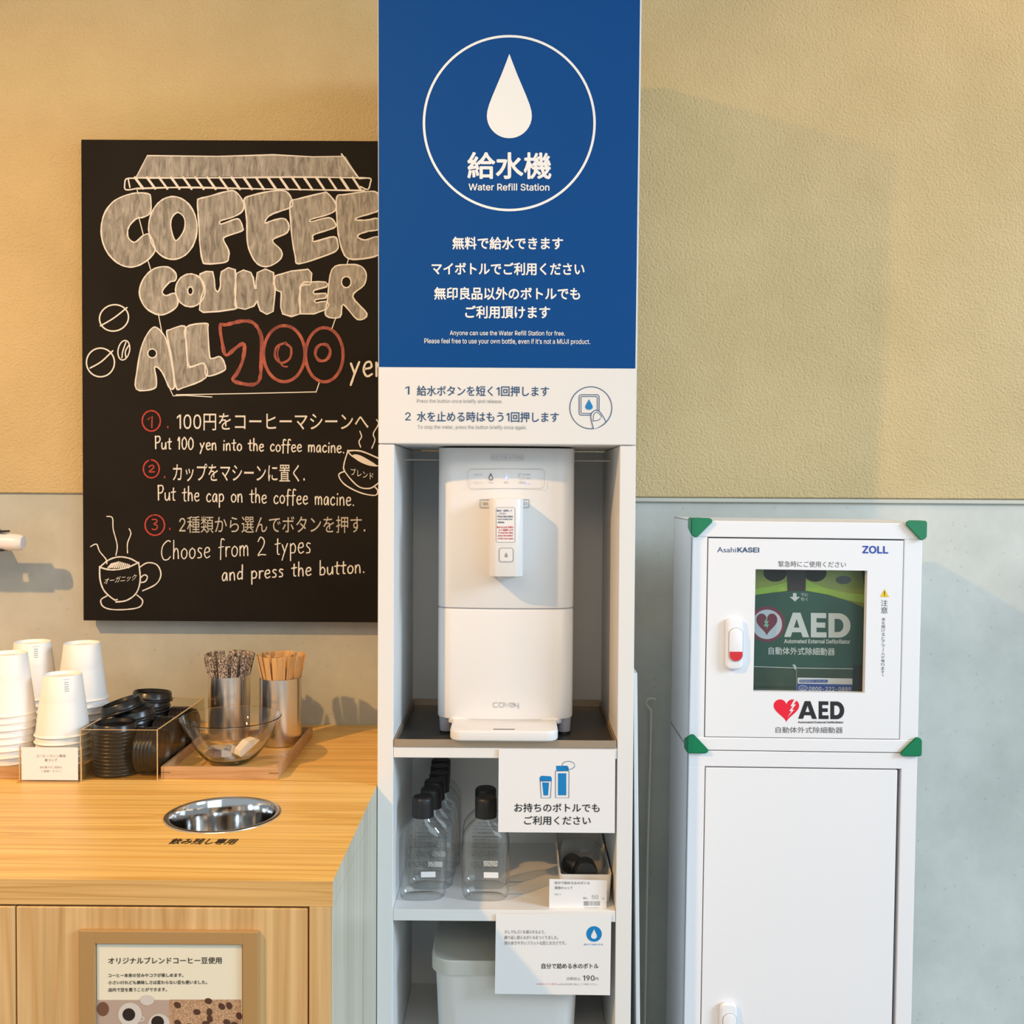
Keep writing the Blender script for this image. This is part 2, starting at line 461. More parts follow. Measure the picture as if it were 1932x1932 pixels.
# --- writing
# outlines of a plain sans alphabet: character, advance, contours (thousandths of the size)
SANS = """A480|16,0 201,509 276,509 463,0 395,0 287,302 276,334 264,372 250,420 232,478 245,478 228,419 213,371 201,333 191,302 85,0|110,142 110,199 370,199 370,142
B456|60,0 60,509 241,509 289,504 329,491 359,469 381,442 394,410 398,374 395,344 387,320 373,301 356,286 336,275 315,267 315,262 339,257 363,245 385,227 402,203 414,173 418,136 413,100 400,67 377,39 344,18 301,4 247,0|125,57 245,57 296,63 330,80 349,105 355,137 352,161 342,184 327,203 306,218 279,228 248,231 125,231|125,285 238,285 265,288 288,296 308,309 323,326 333,348 336,372 330,403 313,429 283,446 240,452 125,452
C510|267,-7 205,1 150,25 104,63 70,115 48,179 40,254 48,329 70,393 104,445 150,484 205,508 267,516 305,513 340,504 373,490 402,471 427,447 448,418 463,385 473,348 408,348 401,373 389,395 375,413 357,428 337,440 315,449 292,454 267,456 223,450 184,432 150,403 125,364 109,314 103,254 109,194 125,145 151,105 184,76 223,59 267,53 292,55 315,60 337,69 357,81 375,96 389,114 401,136 408,160 473,160 463,124 448,91 428,62 402,38 373,19 341,5 305,-4
D502|219,0 96,0 96,57 215,57 272,63 318,81 354,110 379,149 394,198 399,255 394,312 379,361 354,399 320,428 275,446 221,452 93,452 93,509 225,509 294,501 353,478 399,441 433,391 455,329 462,255 455,181 433,119 398,68 351,31 291,8|125,509 125,0 60,0 60,509
E419|60,0 60,509 372,509 372,452 125,452 125,286 355,286 355,229 125,229 125,57 375,57 375,0
F410|60,0 60,509 369,509 369,452 125,452 125,278 346,278 346,221 125,221 125,0
G520|269,-7 205,1 149,25 104,64 69,116 47,179 40,254 47,329 69,393 103,445 149,484 203,508 265,516 304,513 340,504 374,489 403,469 429,445 449,416 465,384 474,349 408,349 399,372 387,393 373,411 356,427 337,439 315,448 291,454 265,456 222,450 183,432 150,404 125,364 109,314 103,254 109,194 125,145 151,105 184,76 224,59 269,53 309,57 345,71 374,93 396,123 410,160 415,202 434,199 283,199 283,256 478,256 478,200 471,141 451,91 419,50 377,19 326,0
H517|60,0 60,509 125,509 125,289 392,289 392,509 457,509 457,0 392,0 392,232 125,232 125,0
I186|60,0 60,509 126,509 126,0
J396|185,-7 124,3 75,33 44,81 33,145 33,173 98,173 98,145 104,104 122,74 149,56 185,50 220,56 248,74 266,104 272,145 272,509 336,509 336,145 326,81 294,33 246,3
K467|104,145 104,216 122,239 139,261 157,282 174,303 193,324 212,344 364,509 448,509 231,276 228,276|60,0 60,509 125,509 125,334 124,225 125,193 125,0|372,0 188,259 228,309 449,0
L393|60,0 60,509 125,509 125,57 361,57 361,0
M628|60,0 60,509 152,509 277,187 282,174 287,159 293,141 299,123 305,103 311,84 317,65 322,49 307,49 312,65 318,83 324,102 330,121 336,140 342,158 348,174 352,187 476,509 568,509 568,0 504,0 504,291 504,308 504,327 505,347 505,369 506,391 506,413 507,435 507,457 513,457 505,433 498,409 490,386 482,363 474,341 467,322 461,305 456,291 342,0 286,0 170,291 165,304 159,321 152,340 145,361 137,384 129,408 121,432 112,457 119,457 119,437 120,416 120,394 121,372 121,350 122,328 122,309 122,291 122,0
N523|60,0 60,509 136,509 343,183 352,169 363,151 375,130 388,107 401,82 414,55 405,54 402,81 401,108 400,134 399,157 399,178 399,195 399,509 463,509 463,0 387,0 202,290 190,310 177,331 164,354 148,381 130,413 108,452 119,454 121,417 122,384 123,354 124,328 125,307 125,291 125,0
O533|267,-7 205,1 150,25 105,63 70,115 48,179 40,254 48,329 70,393 105,445 150,484 205,508 267,516 329,508 384,484 429,445 464,393 486,329 493,254 486,179 464,115 429,63 384,25 329,1|267,53 310,59 349,76 383,105 408,144 425,194 430,254 425,314 408,365 383,404 349,433 310,450 267,456 223,450 184,433 151,404 125,364 109,314 103,254 109,194 125,144 151,105 184,76 223,59
P445|60,0 60,509 235,509 289,503 332,487 366,462 390,430 404,391 409,348 404,304 390,265 366,233 332,207 289,191 235,186 109,186 109,242 233,242 269,246 297,256 318,272 333,294 342,319 344,348 342,376 333,402 318,423 297,439 268,449 232,452 125,452 125,0
Q533|245,159 313,159 369,85 384,65 468,-48 401,-48 346,27 331,46|267,-7 205,1 150,25 105,63 70,115 48,179 40,254 48,329 70,393 105,445 150,484 205,508 267,516 329,508 384,484 429,445 464,393 486,329 493,254 486,179 464,115 429,63 384,25 329,1|267,53 310,59 349,76 383,105 408,144 425,194 430,254 425,314 408,365 383,404 349,433 310,450 267,456 223,450 184,433 151,404 125,364 109,314 103,254 109,194 125,144 151,105 184,76 223,59
R449|60,0 60,509 236,509 290,504 333,489 367,465 390,433 405,395 409,352 405,309 390,271 367,240 333,217 289,203 236,198 96,198 96,255 234,255 269,258 298,267 319,281 334,300 342,324 345,352 342,380 334,405 319,425 298,440 269,449 233,452 125,452 125,0|353,0 230,229 303,229 428,0
S447|224,-9 172,-4 128,9 91,31 64,60 46,96 38,137 104,137 110,110 123,88 142,71 166,59 194,52 224,49 257,52 286,60 311,74 329,92 341,114 346,139 342,161 332,179 316,193 296,205 272,214 245,222 184,239 128,260 86,289 60,326 52,372 58,413 75,448 102,476 138,498 180,511 227,516 275,511 316,498 351,476 377,449 394,415 401,378 337,378 326,412 302,437 267,453 225,459 194,456 167,448 145,435 129,418 118,398 115,376 119,352 131,334 148,319 169,308 191,300 212,293 264,279 287,272 312,264 336,252 359,238 379,220 395,198 405,171 408,139 403,99 386,64 360,34 323,11 278,-4
T449|32,452 32,509 417,509 417,452 257,452 257,0 193,0 193,452
U517|259,-8 203,-2 154,15 114,43 85,80 66,124 60,173 60,509 124,509 124,178 128,144 141,113 160,87 187,68 220,56 259,52 298,56 331,68 357,87 377,113 389,144 393,178 393,509 457,509 457,173 451,124 433,80 403,43 363,15 315,-2
V480|204,0 16,509 84,509 192,206 203,176 215,137 230,89 248,31 235,31 252,90 267,138 279,176 290,206 395,509 463,509 278,0
W686|155,0 16,509 82,509 163,196 170,171 175,145 181,120 187,94 192,67 197,40 189,40 194,67 200,94 205,120 211,145 218,171 224,196 306,509 380,509 462,196 468,171 474,145 480,120 486,94 492,67 497,40 488,40 493,67 499,94 504,120 510,145 517,171 523,196 603,509 670,509 530,0 455,0 368,323 359,356 351,391 344,431 336,475 350,475 342,433 335,395 327,359 318,323 230,0
X474|18,0 217,284 217,236 29,509 104,509 178,400 192,379 204,361 214,345 223,329 233,312 243,292 232,292 243,311 252,329 261,345 272,361 284,379 298,400 374,509 446,509 259,239 259,287 456,0 382,0 292,129 279,149 268,165 259,180 250,195 241,212 230,231 244,231 235,213 225,196 216,181 206,166 195,149 182,129 91,0
Y472|203,0 203,208 16,509 91,509 192,344 208,318 222,292 236,264 250,230 224,230 237,265 251,293 265,318 280,344 381,509 455,509 268,208 268,0
Z438|42,0 42,46 273,385 289,408 306,431 323,453 341,476 348,454 317,453 285,452 254,452 223,452 40,452 40,509 397,509 397,462 169,129 152,105 134,81 116,57 97,33 90,54 121,56 152,57 183,57 214,57 399,57 399,0
a389|160,-9 126,-5 94,5 68,22 48,45 35,73 30,108 34,138 43,161 58,179 78,193 100,203 125,211 152,216 178,220 209,224 234,227 252,230 265,235 273,243 276,255 276,257 273,279 267,297 256,311 240,322 220,329 196,331 171,329 149,322 132,313 118,301 107,288 100,274 41,291 57,322 79,346 104,364 133,375 163,382 194,384 215,383 239,379 263,372 286,360 306,343 322,320 333,290 337,251 337,0 277,0 277,52 272,52 264,38 252,25 236,12 215,1 190,-6|170,45 202,49 228,59 248,74 263,93 272,115 276,138 276,190 270,186 259,182 246,179 231,176 216,173 200,171 186,169 175,168 154,164 134,159 117,150 103,139 95,124 92,105 94,87 102,72 114,61 130,52 149,47
b424|229,-8 198,-5 172,4 153,17 138,31 127,46 118,59 112,59 112,0 53,0 53,509 114,509 114,319 118,319 127,331 137,346 152,360 171,373 197,381 229,384 274,378 313,361 345,332 370,293 385,245 390,189 385,133 370,84 346,45 313,16 274,-2|220,47 253,51 279,66 301,88 316,117 325,151 328,189 325,227 316,261 301,290 280,311 253,325 220,330 188,325 161,312 140,291 125,263 116,229 113,189 116,150 125,115 140,86 162,65 188,51
c396|207,-8 159,-2 117,16 82,46 56,85 40,133 34,187 40,243 56,291 82,330 117,360 159,378 207,384 234,383 260,377 284,368 305,356 324,341 340,322 353,301 362,277 303,262 298,276 290,289 281,301 270,311 257,319 242,325 226,329 207,330 173,325 145,310 124,287 108,258 99,224 96,187 99,151 108,117 124,89 145,66 173,51 207,46 226,48 243,52 258,58 271,66 282,76 292,89 299,102 304,117 363,102 354,78 341,56 325,37 306,21 285,9 261,-1 235,-6
d424|195,-8 151,-2 111,16 79,45 55,84 39,133 34,189 39,245 55,293 79,332 112,361 151,378 196,384 228,381 253,373 272,360 287,346 298,331 306,319 311,319 311,509 372,509 372,0 313,0 313,59 307,59 298,46 287,31 272,17 252,4 227,-5|205,47 236,51 263,65 284,86 299,115 309,150 312,189 309,229 300,263 284,291 263,312 237,325 205,330 172,325 145,311 124,290 108,261 99,227 96,189 99,151 109,117 124,88 145,66 172,51
e404|212,-8 161,-2 117,16 82,46 56,85 40,132 34,187 39,242 55,290 81,329 115,359 157,378 205,384 236,382 266,374 294,361 319,341 341,315 357,282 368,242 371,194 371,169 75,169 75,221 338,221 310,202 307,237 298,269 283,294 263,314 237,326 205,330 173,326 146,313 125,294 109,270 99,241 96,211 96,178 100,139 110,106 128,80 151,61 179,50 212,46 234,48 254,53 271,61 285,73 297,88 306,105 365,91 353,63 335,39 311,19 283,4 249,-5
f254|228,379 228,327 6,327 6,379|81,0 81,432 84,461 96,486 113,505 135,519 161,527 187,530 207,529 222,527 234,524 243,521 227,468 222,470 215,472 206,473 195,474 171,470 154,460 145,443 142,419 142,0
g425|207,-151 168,-148 134,-140 105,-127 82,-110 64,-91 51,-69 101,-41 110,-53 122,-66 136,-78 154,-88 178,-95 207,-97 249,-92 282,-75 304,-47 311,-6 311,68 306,68 298,56 287,41 272,28 252,16 227,8 195,5 152,10 113,27 80,53 55,90 39,136 34,191 39,246 55,293 80,332 112,361 152,378 196,384 228,382 253,373 273,360 288,346 299,331 308,319 313,319 313,379 372,379 372,-9 367,-54 350,-90 324,-117 291,-136 251,-147|205,59 237,63 264,75 285,95 300,121 309,154 312,193 309,231 300,264 285,291 264,312 237,325 205,330 172,325 145,312 124,290 109,262 99,229 96,193 99,155 109,123 124,96 145,76 172,63
h410|114,227 114,0 53,0 53,509 114,509 114,287 102,287 124,332 152,362 187,379 227,384 264,380 295,369 321,349 341,321 353,285 357,240 357,0 296,0 296,235 290,275 273,304 246,323 210,329 184,326 161,317 141,303 126,283 117,257
i167|53,0 53,379 114,379 114,0|84,443 67,446 54,455 44,468 41,483 44,499 54,512 67,521 84,524 100,521 114,512 123,499 126,483 123,468 114,455 100,446
j167|53,379 114,379 114,-30 111,-63 102,-90 86,-113 65,-129 37,-139 4,-143 -10,-143 -10,-87 2,-87 25,-83 40,-72 50,-54 53,-29|83,443 67,446 53,455 44,468 41,483 44,499 53,512 67,521 83,524 100,521 114,512 123,499 126,483 123,468 114,455 100,446
k381|110,137 110,212 121,212 284,379 360,379 184,199 177,199|53,0 53,509 114,509 114,0|294,0 148,186 191,229 372,0
l175|56,0 56,529 119,529 119,0
m610|53,0 53,379 112,379 112,295 108,295 118,323 132,346 151,363 172,376 195,384 219,386 257,380 287,361 309,331 321,295 312,295 322,321 337,343 357,361 381,375 407,383 437,386 468,383 497,372 522,354 541,328 553,296 557,255 557,0 496,0 496,254 490,289 473,313 447,326 419,330 395,328 374,320 358,307 345,290 338,270 335,247 335,0 274,0 274,260 269,288 253,311 229,326 199,330 178,328 158,320 140,307 126,289 117,266 114,238 114,0
n410|114,227 114,0 53,0 53,379 112,379 112,287 102,287 124,332 152,362 187,379 227,384 264,380 295,369 321,349 341,321 353,285 357,240 357,0 296,0 296,235 290,275 273,304 246,323 210,329 184,326 161,317 141,303 126,283 117,257
o415|207,-8 159,-2 117,16 82,46 56,85 40,133 34,187 40,243 56,291 82,330 117,360 159,378 207,384 256,378 299,360 333,330 359,291 376,243 381,187 376,133 359,85 333,46 299,16 256,-2|207,46 242,51 270,66 292,89 307,117 316,151 319,187 316,224 307,258 292,287 270,310 242,325 207,330 173,325 145,310 124,287 108,258 99,224 96,187 99,151 108,117 124,89 145,66 173,51
p424|53,-143 53,379 112,379 112,319 118,319 126,331 137,346 152,360 171,373 197,381 229,384 274,378 313,361 345,332 370,293 385,245 390,189 385,133 370,84 346,45 313,16 274,-2 229,-8 198,-5 173,4 153,17 138,31 127,46 118,59 114,59 114,-143|220,47 253,51 279,66 301,88 316,117 325,151 328,189 325,227 316,261 301,290 280,311 253,325 220,330 188,325 161,312 140,291 125,263 116,229 113,189 116,150 125,115 140,86 162,65 188,51
q424|372,-143 311,-143 311,59 306,59 298,46 287,31 272,17 252,4 227,-5 195,-8 151,-2 111,16 79,45 55,84 39,133 34,189 39,245 55,293 79,332 112,361 151,378 196,384 228,381 253,373 272,360 287,346 298,331 307,319 313,319 313,379 372,379|205,47 236,51 263,65 284,86 299,115 309,150 312,189 309,229 300,263 284,291 263,312 237,325 205,330 172,325 145,311 124,290 108,261 99,227 96,189 99,151 109,117 124,88 145,66 172,51
r259|53,0 53,379 112,379 112,321 115,321 130,347 152,367 181,380 213,385 221,385 229,384 237,384 243,384 243,322 239,323 230,324 219,325 207,326 182,323 159,315 140,301 126,284 117,262 114,237 114,0
s365|182,-8 145,-5 112,3 84,18 62,38 45,63 36,94 94,107 105,79 124,60 150,49 181,45 217,50 244,62 262,81 268,103 265,121 254,136 237,147 212,155 149,170 104,186 72,208 53,237 47,274 51,305 65,332 87,354 115,370 149,381 187,384 223,381 254,372 279,358 299,339 314,316 324,290 268,277 258,298 243,316 219,328 187,333 156,329 131,317 114,299 109,277 112,258 124,243 144,232 172,223 229,209 275,194 306,171 325,142 331,107 326,75 312,47 290,24 260,6 223,-5
t227|204,379 204,327 6,327 6,379|65,471 126,471 126,98 128,76 136,61 150,53 170,50 177,50 185,51 194,52 202,54 213,2 203,-1 192,-3 180,-4 168,-4 125,2 92,21 72,52 65,93
u410|182,-5 146,-1 115,11 89,31 69,59 57,95 53,139 53,379 114,379 114,144 119,105 137,75 164,56 200,50 226,53 249,62 268,77 283,97 293,122 296,153 296,379 357,379 357,0 298,0 298,92 307,92 286,47 257,17 222,0
v389|163,0 17,379 84,379 165,155 177,121 187,87 196,53 206,21 184,21 194,53 203,87 213,121 224,155 305,379 371,379 226,0
w567|138,0 23,379 87,379 133,214 143,177 154,137 165,91 175,41 165,41 175,90 186,135 196,176 206,214 252,379 316,379 362,214 371,176 382,136 392,91 402,41 391,41 402,90 413,135 423,176 434,214 480,379 545,379 429,0 368,0 319,172 312,198 305,225 297,252 291,280 284,309 277,338 291,338 284,309 277,280 270,252 263,225 255,198 248,172 199,0
x379|21,0 171,218 171,171 29,379 100,379 147,306 164,279 179,253 193,229 207,206 175,206 190,229 202,253 216,279 233,306 282,379 352,379 209,169 209,214 358,0 287,0 231,85 214,112 200,136 187,159 173,182 205,182 191,159 178,136 165,112 148,85 91,0
y389|47,-139 61,-86 71,-87 88,-90 104,-89 118,-84 130,-74 141,-58 151,-36 163,-1 17,379 84,379 165,155 177,121 187,87 196,53 206,21 184,21 193,53 202,87 212,121 224,155 305,379 371,379 204,-58 191,-85 177,-107 159,-124 139,-136 117,-143 91,-145 77,-145 65,-143 54,-141
z380|42,0 42,46 254,320 254,323 48,323 48,379 333,379 333,331 126,60 126,56 339,56 339,0
0453|227,-7 174,1 130,24 95,62 69,113 53,178 48,254 53,330 69,395 95,447 130,484 174,508 227,516 279,508 323,484 358,447 384,395 400,330 405,254 400,178 384,113 359,62 323,24 279,1|227,50 261,56 290,74 313,103 330,144 340,194 344,254 340,314 330,365 313,405 290,435 261,453 227,460 192,453 163,435 140,405 123,365 113,314 109,254 113,194 123,144 140,103 163,74 192,56
1345|276,509 276,0 212,0 212,448 209,448 86,358 86,427 198,509
2453|64,0 64,47 234,229 261,257 282,282 299,305 311,327 318,348 320,371 317,397 308,419 293,436 273,449 250,457 224,460 196,457 172,447 153,433 139,413 130,390 127,362 66,362 71,405 86,442 111,473 143,496 182,511 225,516 268,511 306,497 337,474 361,445 376,411 381,372 378,345 371,318 357,290 336,259 306,223 267,180 153,60 153,57 389,57 389,0
3453|218,-7 173,-3 133,10 98,30 70,57 52,91 44,132 109,132 115,107 126,87 144,71 165,59 191,52 219,50 248,53 275,61 297,74 315,93 325,116 329,145 326,172 316,196 299,217 275,234 242,244 201,248 157,248 157,299 288,448 288,452 70,452 70,509 372,509 372,461 211,278 211,289 264,288 308,276 344,253 371,222 387,186 393,145 387,103 370,66 344,36 309,12 266,-2
4453|40,105 40,158 247,509 311,509 109,166 109,163 413,163 413,105|282,0 282,121 282,146 282,318 343,318 343,0
5453|221,-7 178,-2 140,11 108,32 83,60 66,93 60,130 122,130 127,108 138,89 154,73 173,60 196,52 221,50 250,53 276,64 298,82 314,104 324,131 328,162 324,193 314,221 297,244 275,262 248,273 218,277 192,275 167,268 145,258 128,246 67,253 96,509 366,509 366,452 151,452 134,301 136,301 155,315 178,325 203,331 229,334 263,330 294,321 321,306 345,285 364,260 379,231 388,199 391,163 385,117 369,76 343,41 309,15 268,-1
6453|226,-7 182,-1 142,15 109,40 84,74 69,115 64,162 68,199 80,239 102,285 137,340 252,509 322,509 151,261 145,261 154,275 165,288 179,299 196,307 214,312 235,314 278,309 316,295 346,271 370,240 384,201 389,157 384,112 368,73 343,39 310,14 271,-2|226,48 254,52 279,63 299,79 314,101 324,128 327,157 324,187 314,213 299,235 279,251 254,262 226,265 198,262 174,252 153,235 138,214 128,188 125,158 128,128 138,102 153,79 174,63 198,52
7453|97,0 323,448 323,452 62,452 62,509 391,509 391,449 165,0
8453|226,-7 178,-2 136,11 101,33 74,62 57,96 52,135 55,166 65,195 81,220 101,241 125,256 153,265 153,267 119,282 93,308 76,342 70,380 75,417 90,450 114,477 146,498 184,511 226,516 269,511 306,498 337,477 361,450 377,417 382,380 376,342 359,308 333,282 300,267 300,265 327,256 351,241 372,220 387,195 397,166 401,135 395,96 378,62 352,33 317,11 275,-2|226,49 258,52 285,60 307,74 323,91 333,113 337,139 333,165 322,189 305,208 283,223 256,232 226,235 196,232 169,223 147,208 130,189 119,165 115,139 119,113 129,91 145,74 167,60 195,52|226,290 252,292 274,300 293,313 307,330 316,351 319,376 316,399 308,420 294,437 275,449 252,457 226,460 200,457 177,449 159,437 145,420 136,399 133,376 136,351 145,330 159,313 178,300 201,292
9453|226,516 271,510 310,494 343,468 368,434 384,393 389,347 385,309 373,270 350,224 315,168 200,0 130,0 301,248 307,248 299,234 287,221 273,210 257,202 238,196 218,195 175,199 137,214 106,237 83,269 68,307 64,352 69,397 85,436 110,469 143,494 182,510|226,460 199,457 174,446 154,429 138,407 129,381 125,352 129,322 138,295 154,274 174,257 199,247 226,243 254,247 279,257 299,273 314,295 324,321 327,350 324,381 314,407 299,429 279,446 254,457
.188|95,-4 78,-1 63,9 53,24 50,41 53,59 63,73 78,83 95,87 113,83 128,73 138,59 141,41 138,24 128,9 113,-1
,188|38,-119 68,71 137,71 84,-119
-453|337,244 337,188 114,188 114,244
’177|52,318 82,509 151,509 98,318
 188|"""
_fc = {}
_tobj = None
GL = {}


def _area(q):
    return sum(q[i][0] * q[(i + 1) % len(q)][1] - q[(i + 1) % len(q)][0] * q[i][1] for i in range(len(q)))


for row in SANS.split('\n'):
    ch, rest = row[0], row[1:]
    bits = rest.split('|')
    K = 1.43 / 1000
    loops = [[(int(p.split(',')[0]) * K, int(p.split(',')[1]) * K) for p in q.split(' ')] for q in bits[1:] if q]
    vs_, fs_ = [], []
    if loops:
        big = max(loops, key=lambda q: abs(_area(q)))
        sg = _area(big) > 0
        holes = [q for q in loops if (_area(q) > 0) != sg]
        for q in loops:
            if (_area(q) > 0) != sg:
                continue
            bx = (min(p[0] for p in q), max(p[0] for p in q), min(p[1] for p in q), max(p[1] for p in q))
            hs_ = [h for h in holes if bx[0] <= h[0][0] <= bx[1] and bx[2] <= h[0][1] <= bx[3]]
            lp_ = [[Vector((*p, 0)) for p in z] for z in [q] + hs_]
            vs_.append(([(p.x, p.y) for z in lp_ for p in z], tessellate_polygon(lp_)))
    GL[ch] = (int(bits[0]) * K, vs_)
SIGN_FONT = True


def char_mesh(ch, res=3):
    """a Japanese character (or any the alphabet above lacks) from the built-in typeface"""
    global _tobj
    key = (ch, res)
    if key in _fc:
        return _fc[key]
    if _tobj is None:
        c = bpy.data.curves.new('writing', 'FONT')
        _tobj = bpy.data.objects.new('writing', c)
        COL.objects.link(_tobj)
    c = _tobj.data
    c.body = ch
    c.size = 1.0
    c.resolution_u = res
    c.fill_mode = 'FRONT'
    bpy.context.view_layer.update()
    dg = bpy.context.evaluated_depsgraph_get()
    me = bpy.data.meshes.new_from_object(_tobj.evaluated_get(dg))
    v = [(q.co.x, q.co.y) for q in me.vertices]
    f = [tuple(q.vertices) for q in me.polygons]
    bpy.data.meshes.remove(me)
    _fc[key] = (1.0, v, f)
    return _fc[key]


def font_mesh(s, bold=0.0, res=3, plain=True):
    """list of (vertices, faces): one chunk per character and boldening step"""
    out, x = [], 0.0
    if not plain:
        return [char_mesh(s, res)[1:]]
    for ch in s:
        adv, parts = GL[ch] if ch in GL else (1.0, [char_mesh(ch, res)[1:]])
        for cv_, cf in parts:
            out.append(([(x + p[0], p[1]) for p in cv_], cf))
        x += adv
    if bold > 0:
        base = list(out)
        n = 8 if bold > 0.016 else 4
        for k in range(n):
            a = 2 * PI * k / n
            out += [([(p[0] + bold * math.cos(a), p[1] + bold * math.sin(a)) for p in v], f) for v, f in base]
    return out


class Print:
    """flat lettering and marks laid on a surface of the place. surf(px, py, lift) gives the point of the surface seen at a photo pixel,
    or a plain function of the surface's own coordinates"""

    def __init__(self, surf, lift=0.0004, org=(0, 0), sc=1.0):
        self.s, self.lift, self.bm = surf, lift, bmesh.new()
        self.org, self.sc = org, sc
        self.k = 0

    def at(self, x, y):
        return self.s(self.org[0] + x / self.sc, self.org[1] + y / self.sc, self.lift)

    def tri(self, pts, faces):
        self.k = (self.k + 1) % 61
        e = self.k * 4e-6
        vs = [self.bm.verts.new(self.s(self.org[0] + p[0] / self.sc, self.org[1] + p[1] / self.sc, self.lift + e)) for p in pts]
        for f in faces:
            try:
                self.bm.faces.new([vs[i] for i in f])
            except ValueError:
                pass

    def poly(self, pts, holes=()):
        loops = [[Vector((p[0], p[1], 0)) for p in pts]] + [[Vector((p[0], p[1], 0)) for p in h] for h in holes]
        fl = [(p.x, p.y) for lp in loops for p in lp]
        self.tri(fl, tessellate_polygon(loops))
        return self

    def rect(self, x0, y0, x1, y1, tilt=0.0):
        return self.poly([(x0, y0), (x1, y0 + tilt), (x1, y1 + tilt), (x0, y1)])

    def ell(self, cx, cy, rx, ry, n=40, rot=0.0):
        return self.poly(self.epts(cx, cy, rx, ry, n, rot))

    @staticmethod
    def epts(cx, cy, rx, ry, n=40, rot=0.0):
        o = []
        for i in range(n):
            a = 2 * PI * i / n
            x, y = rx * math.cos(a), ry * math.sin(a)
            o.append((cx + x * math.cos(rot) - y * math.sin(rot), cy + x * math.sin(rot) + y * math.cos(rot)))
        return o

    def ring(self, cx, cy, rx, ry, wd, n=64, rot=0.0):
        return self.poly(self.epts(cx, cy, rx + wd / 2, ry + wd / 2, n, rot), [self.epts(cx, cy, rx - wd / 2, ry - wd / 2, n, rot)])

    def frame(self, x0, y0, x1, y1, r, wd):
        o = rrect(x0, x1, y0, y1, r)
        i = rrect(x0 + wd, x1 - wd, y0 + wd, y1 - wd, max(r - wd, 0.01))
        return self.poly(o, [i])

    def line(self, pts, wd, smooth=0, closed=False, jit=0.0):
        if smooth:
            pts = spline(pts, smooth, closed)
        pts = list(pts)
        q = [pts[0]]
        for p in pts[1:]:
            if abs(p[0] - q[-1][0]) + abs(p[1] - q[-1][1]) > 1e-6:
                q.append(p)
        pts = q
        if len(pts) < 2:
            return self
        n = len(pts)
        L, R = [], []
        for i, p in enumerate(pts):
            a = pts[i - 1] if closed else pts[max(i - 1, 0)]
            b = pts[(i + 1) % n] if closed else pts[min(i + 1, n - 1)]
            dx, dy = b[0] - a[0], b[1] - a[1]
            d = math.hypot(dx, dy) or 1
            h = wd / 2 * (1 + (random.uniform(-jit, jit) if jit else 0))
            L.append((p[0] - dy / d * h, p[1] + dx / d * h))
            R.append((p[0] + dy / d * h, p[1] - dx / d * h))
        # round ends
        def cap(p, q):
            a = math.atan2(p[1] - q[1], p[0] - q[0])
            return [(p[0] + wd / 2 * math.cos(a + t), p[1] + wd / 2 * math.sin(a + t)) for t in (-1.57, -0.8, 0, 0.8, 1.57)]
        vs = L + R
        self.tri(vs, [(i, (i + 1) % n, n + (i + 1) % n, n + i) for i in range(n if closed else n - 1)])
        if not closed:
            for p, q in ((pts[0], pts[1]), (pts[-1], pts[-2])):
                c = cap(p, q)
                self.tri([p] + c, [(0, k, k + 1) for k in range(1, 5)])
        return self

    def heavy(self, s, spans, y0, y1, tilt=0.0):
        """wide heavy capitals A, E, D; spans: (x0, x1) of each letter"""
        X0, X1 = spans[0][0], spans[-1][1]
        arc = [(0.46 + 0.54 * math.sin(PI * i / 16), 0.5 + 0.5 * math.cos(PI * i / 16)) for i in range(17)]
        inn = [(0.44 + 0.24 * math.sin(PI * i / 12), 0.5 + 0.27 * math.cos(PI * i / 12)) for i in range(13)]
        sh = {'A': ([(0, 0), (0.35, 1), (0.65, 1), (1, 0), (0.74, 0), (0.675, 0.2), (0.325, 0.2), (0.26, 0)], [[(0.39, 0.39), (0.61, 0.39), (0.5, 0.75)]]),
              'E': ([(0, 0), (0, 1), (0.98, 1), (0.98, 0.79), (0.36, 0.79), (0.36, 0.61), (0.92, 0.61), (0.92, 0.40), (0.36, 0.40), (0.36, 0.21), (1, 0.21), (1, 0)], []),
              'D': ([(0, 0), (0, 1)] + arc, [[(0.28, 0.23), (0.28, 0.77)] + inn])}
        for ch, (a, b) in zip(s, spans):
            def tr(p):
                x = a + (b - a) * p[0]
                return (x, y1 + (y0 - y1) * p[1] + tilt * (x - X0) / (X1 - X0))
            o, h = sh[ch]
            self.poly([tr(p) for p in o], [[tr(p) for p in q] for q in h])
        return self

    def text(self, s, x0, y0, x1, y1, tilt=0.0, bold=0.0, shear=0.0, res=3, plain=True):
        ck = font_mesh(s, bold, res, plain)
        xs = [p[0] for v, f in ck for p in v]
        ys = [p[1] for v, f in ck for p in v]
        a, b, c, d = min(xs), max(xs), min(ys), max(ys)
        for v, f in ck:
            o = []
            for x, y in v:
                u = (x - a) / (b - a)
                t = (d - y) / (d - c)
                o.append((x0 + (x1 - x0) * u + shear * (1 - t), y0 + (y1 - y0) * t + tilt * u))
            self.tri(o, f)
        return self

    def done(self, name, m, parent, label=None):
        for f in self.bm.faces:
            f.normal_update()
        fl = [f for f in self.bm.faces if f.normal.dot(CAM - f.calc_center_median()) < 0]
        if fl:
            bmesh.ops.reverse_faces(self.bm, faces=fl)
        return link(name, self.bm, m, parent, label=label)


def vertical(Y):
    return lambda px, py, lift: P(px, py, Y - lift)


def level(z):
    return lambda px, py, lift: G(px, py, z + lift)


def plane(p0, nrm):
    nrm = Vector(nrm).normalized()
    p0 = Vector(p0)

    def s(px, py, lift):
        d = ray(px, py)
        q = p0 + nrm * lift
        return CAM + d * ((q - CAM).dot(nrm) / d.dot(nrm))
    return s


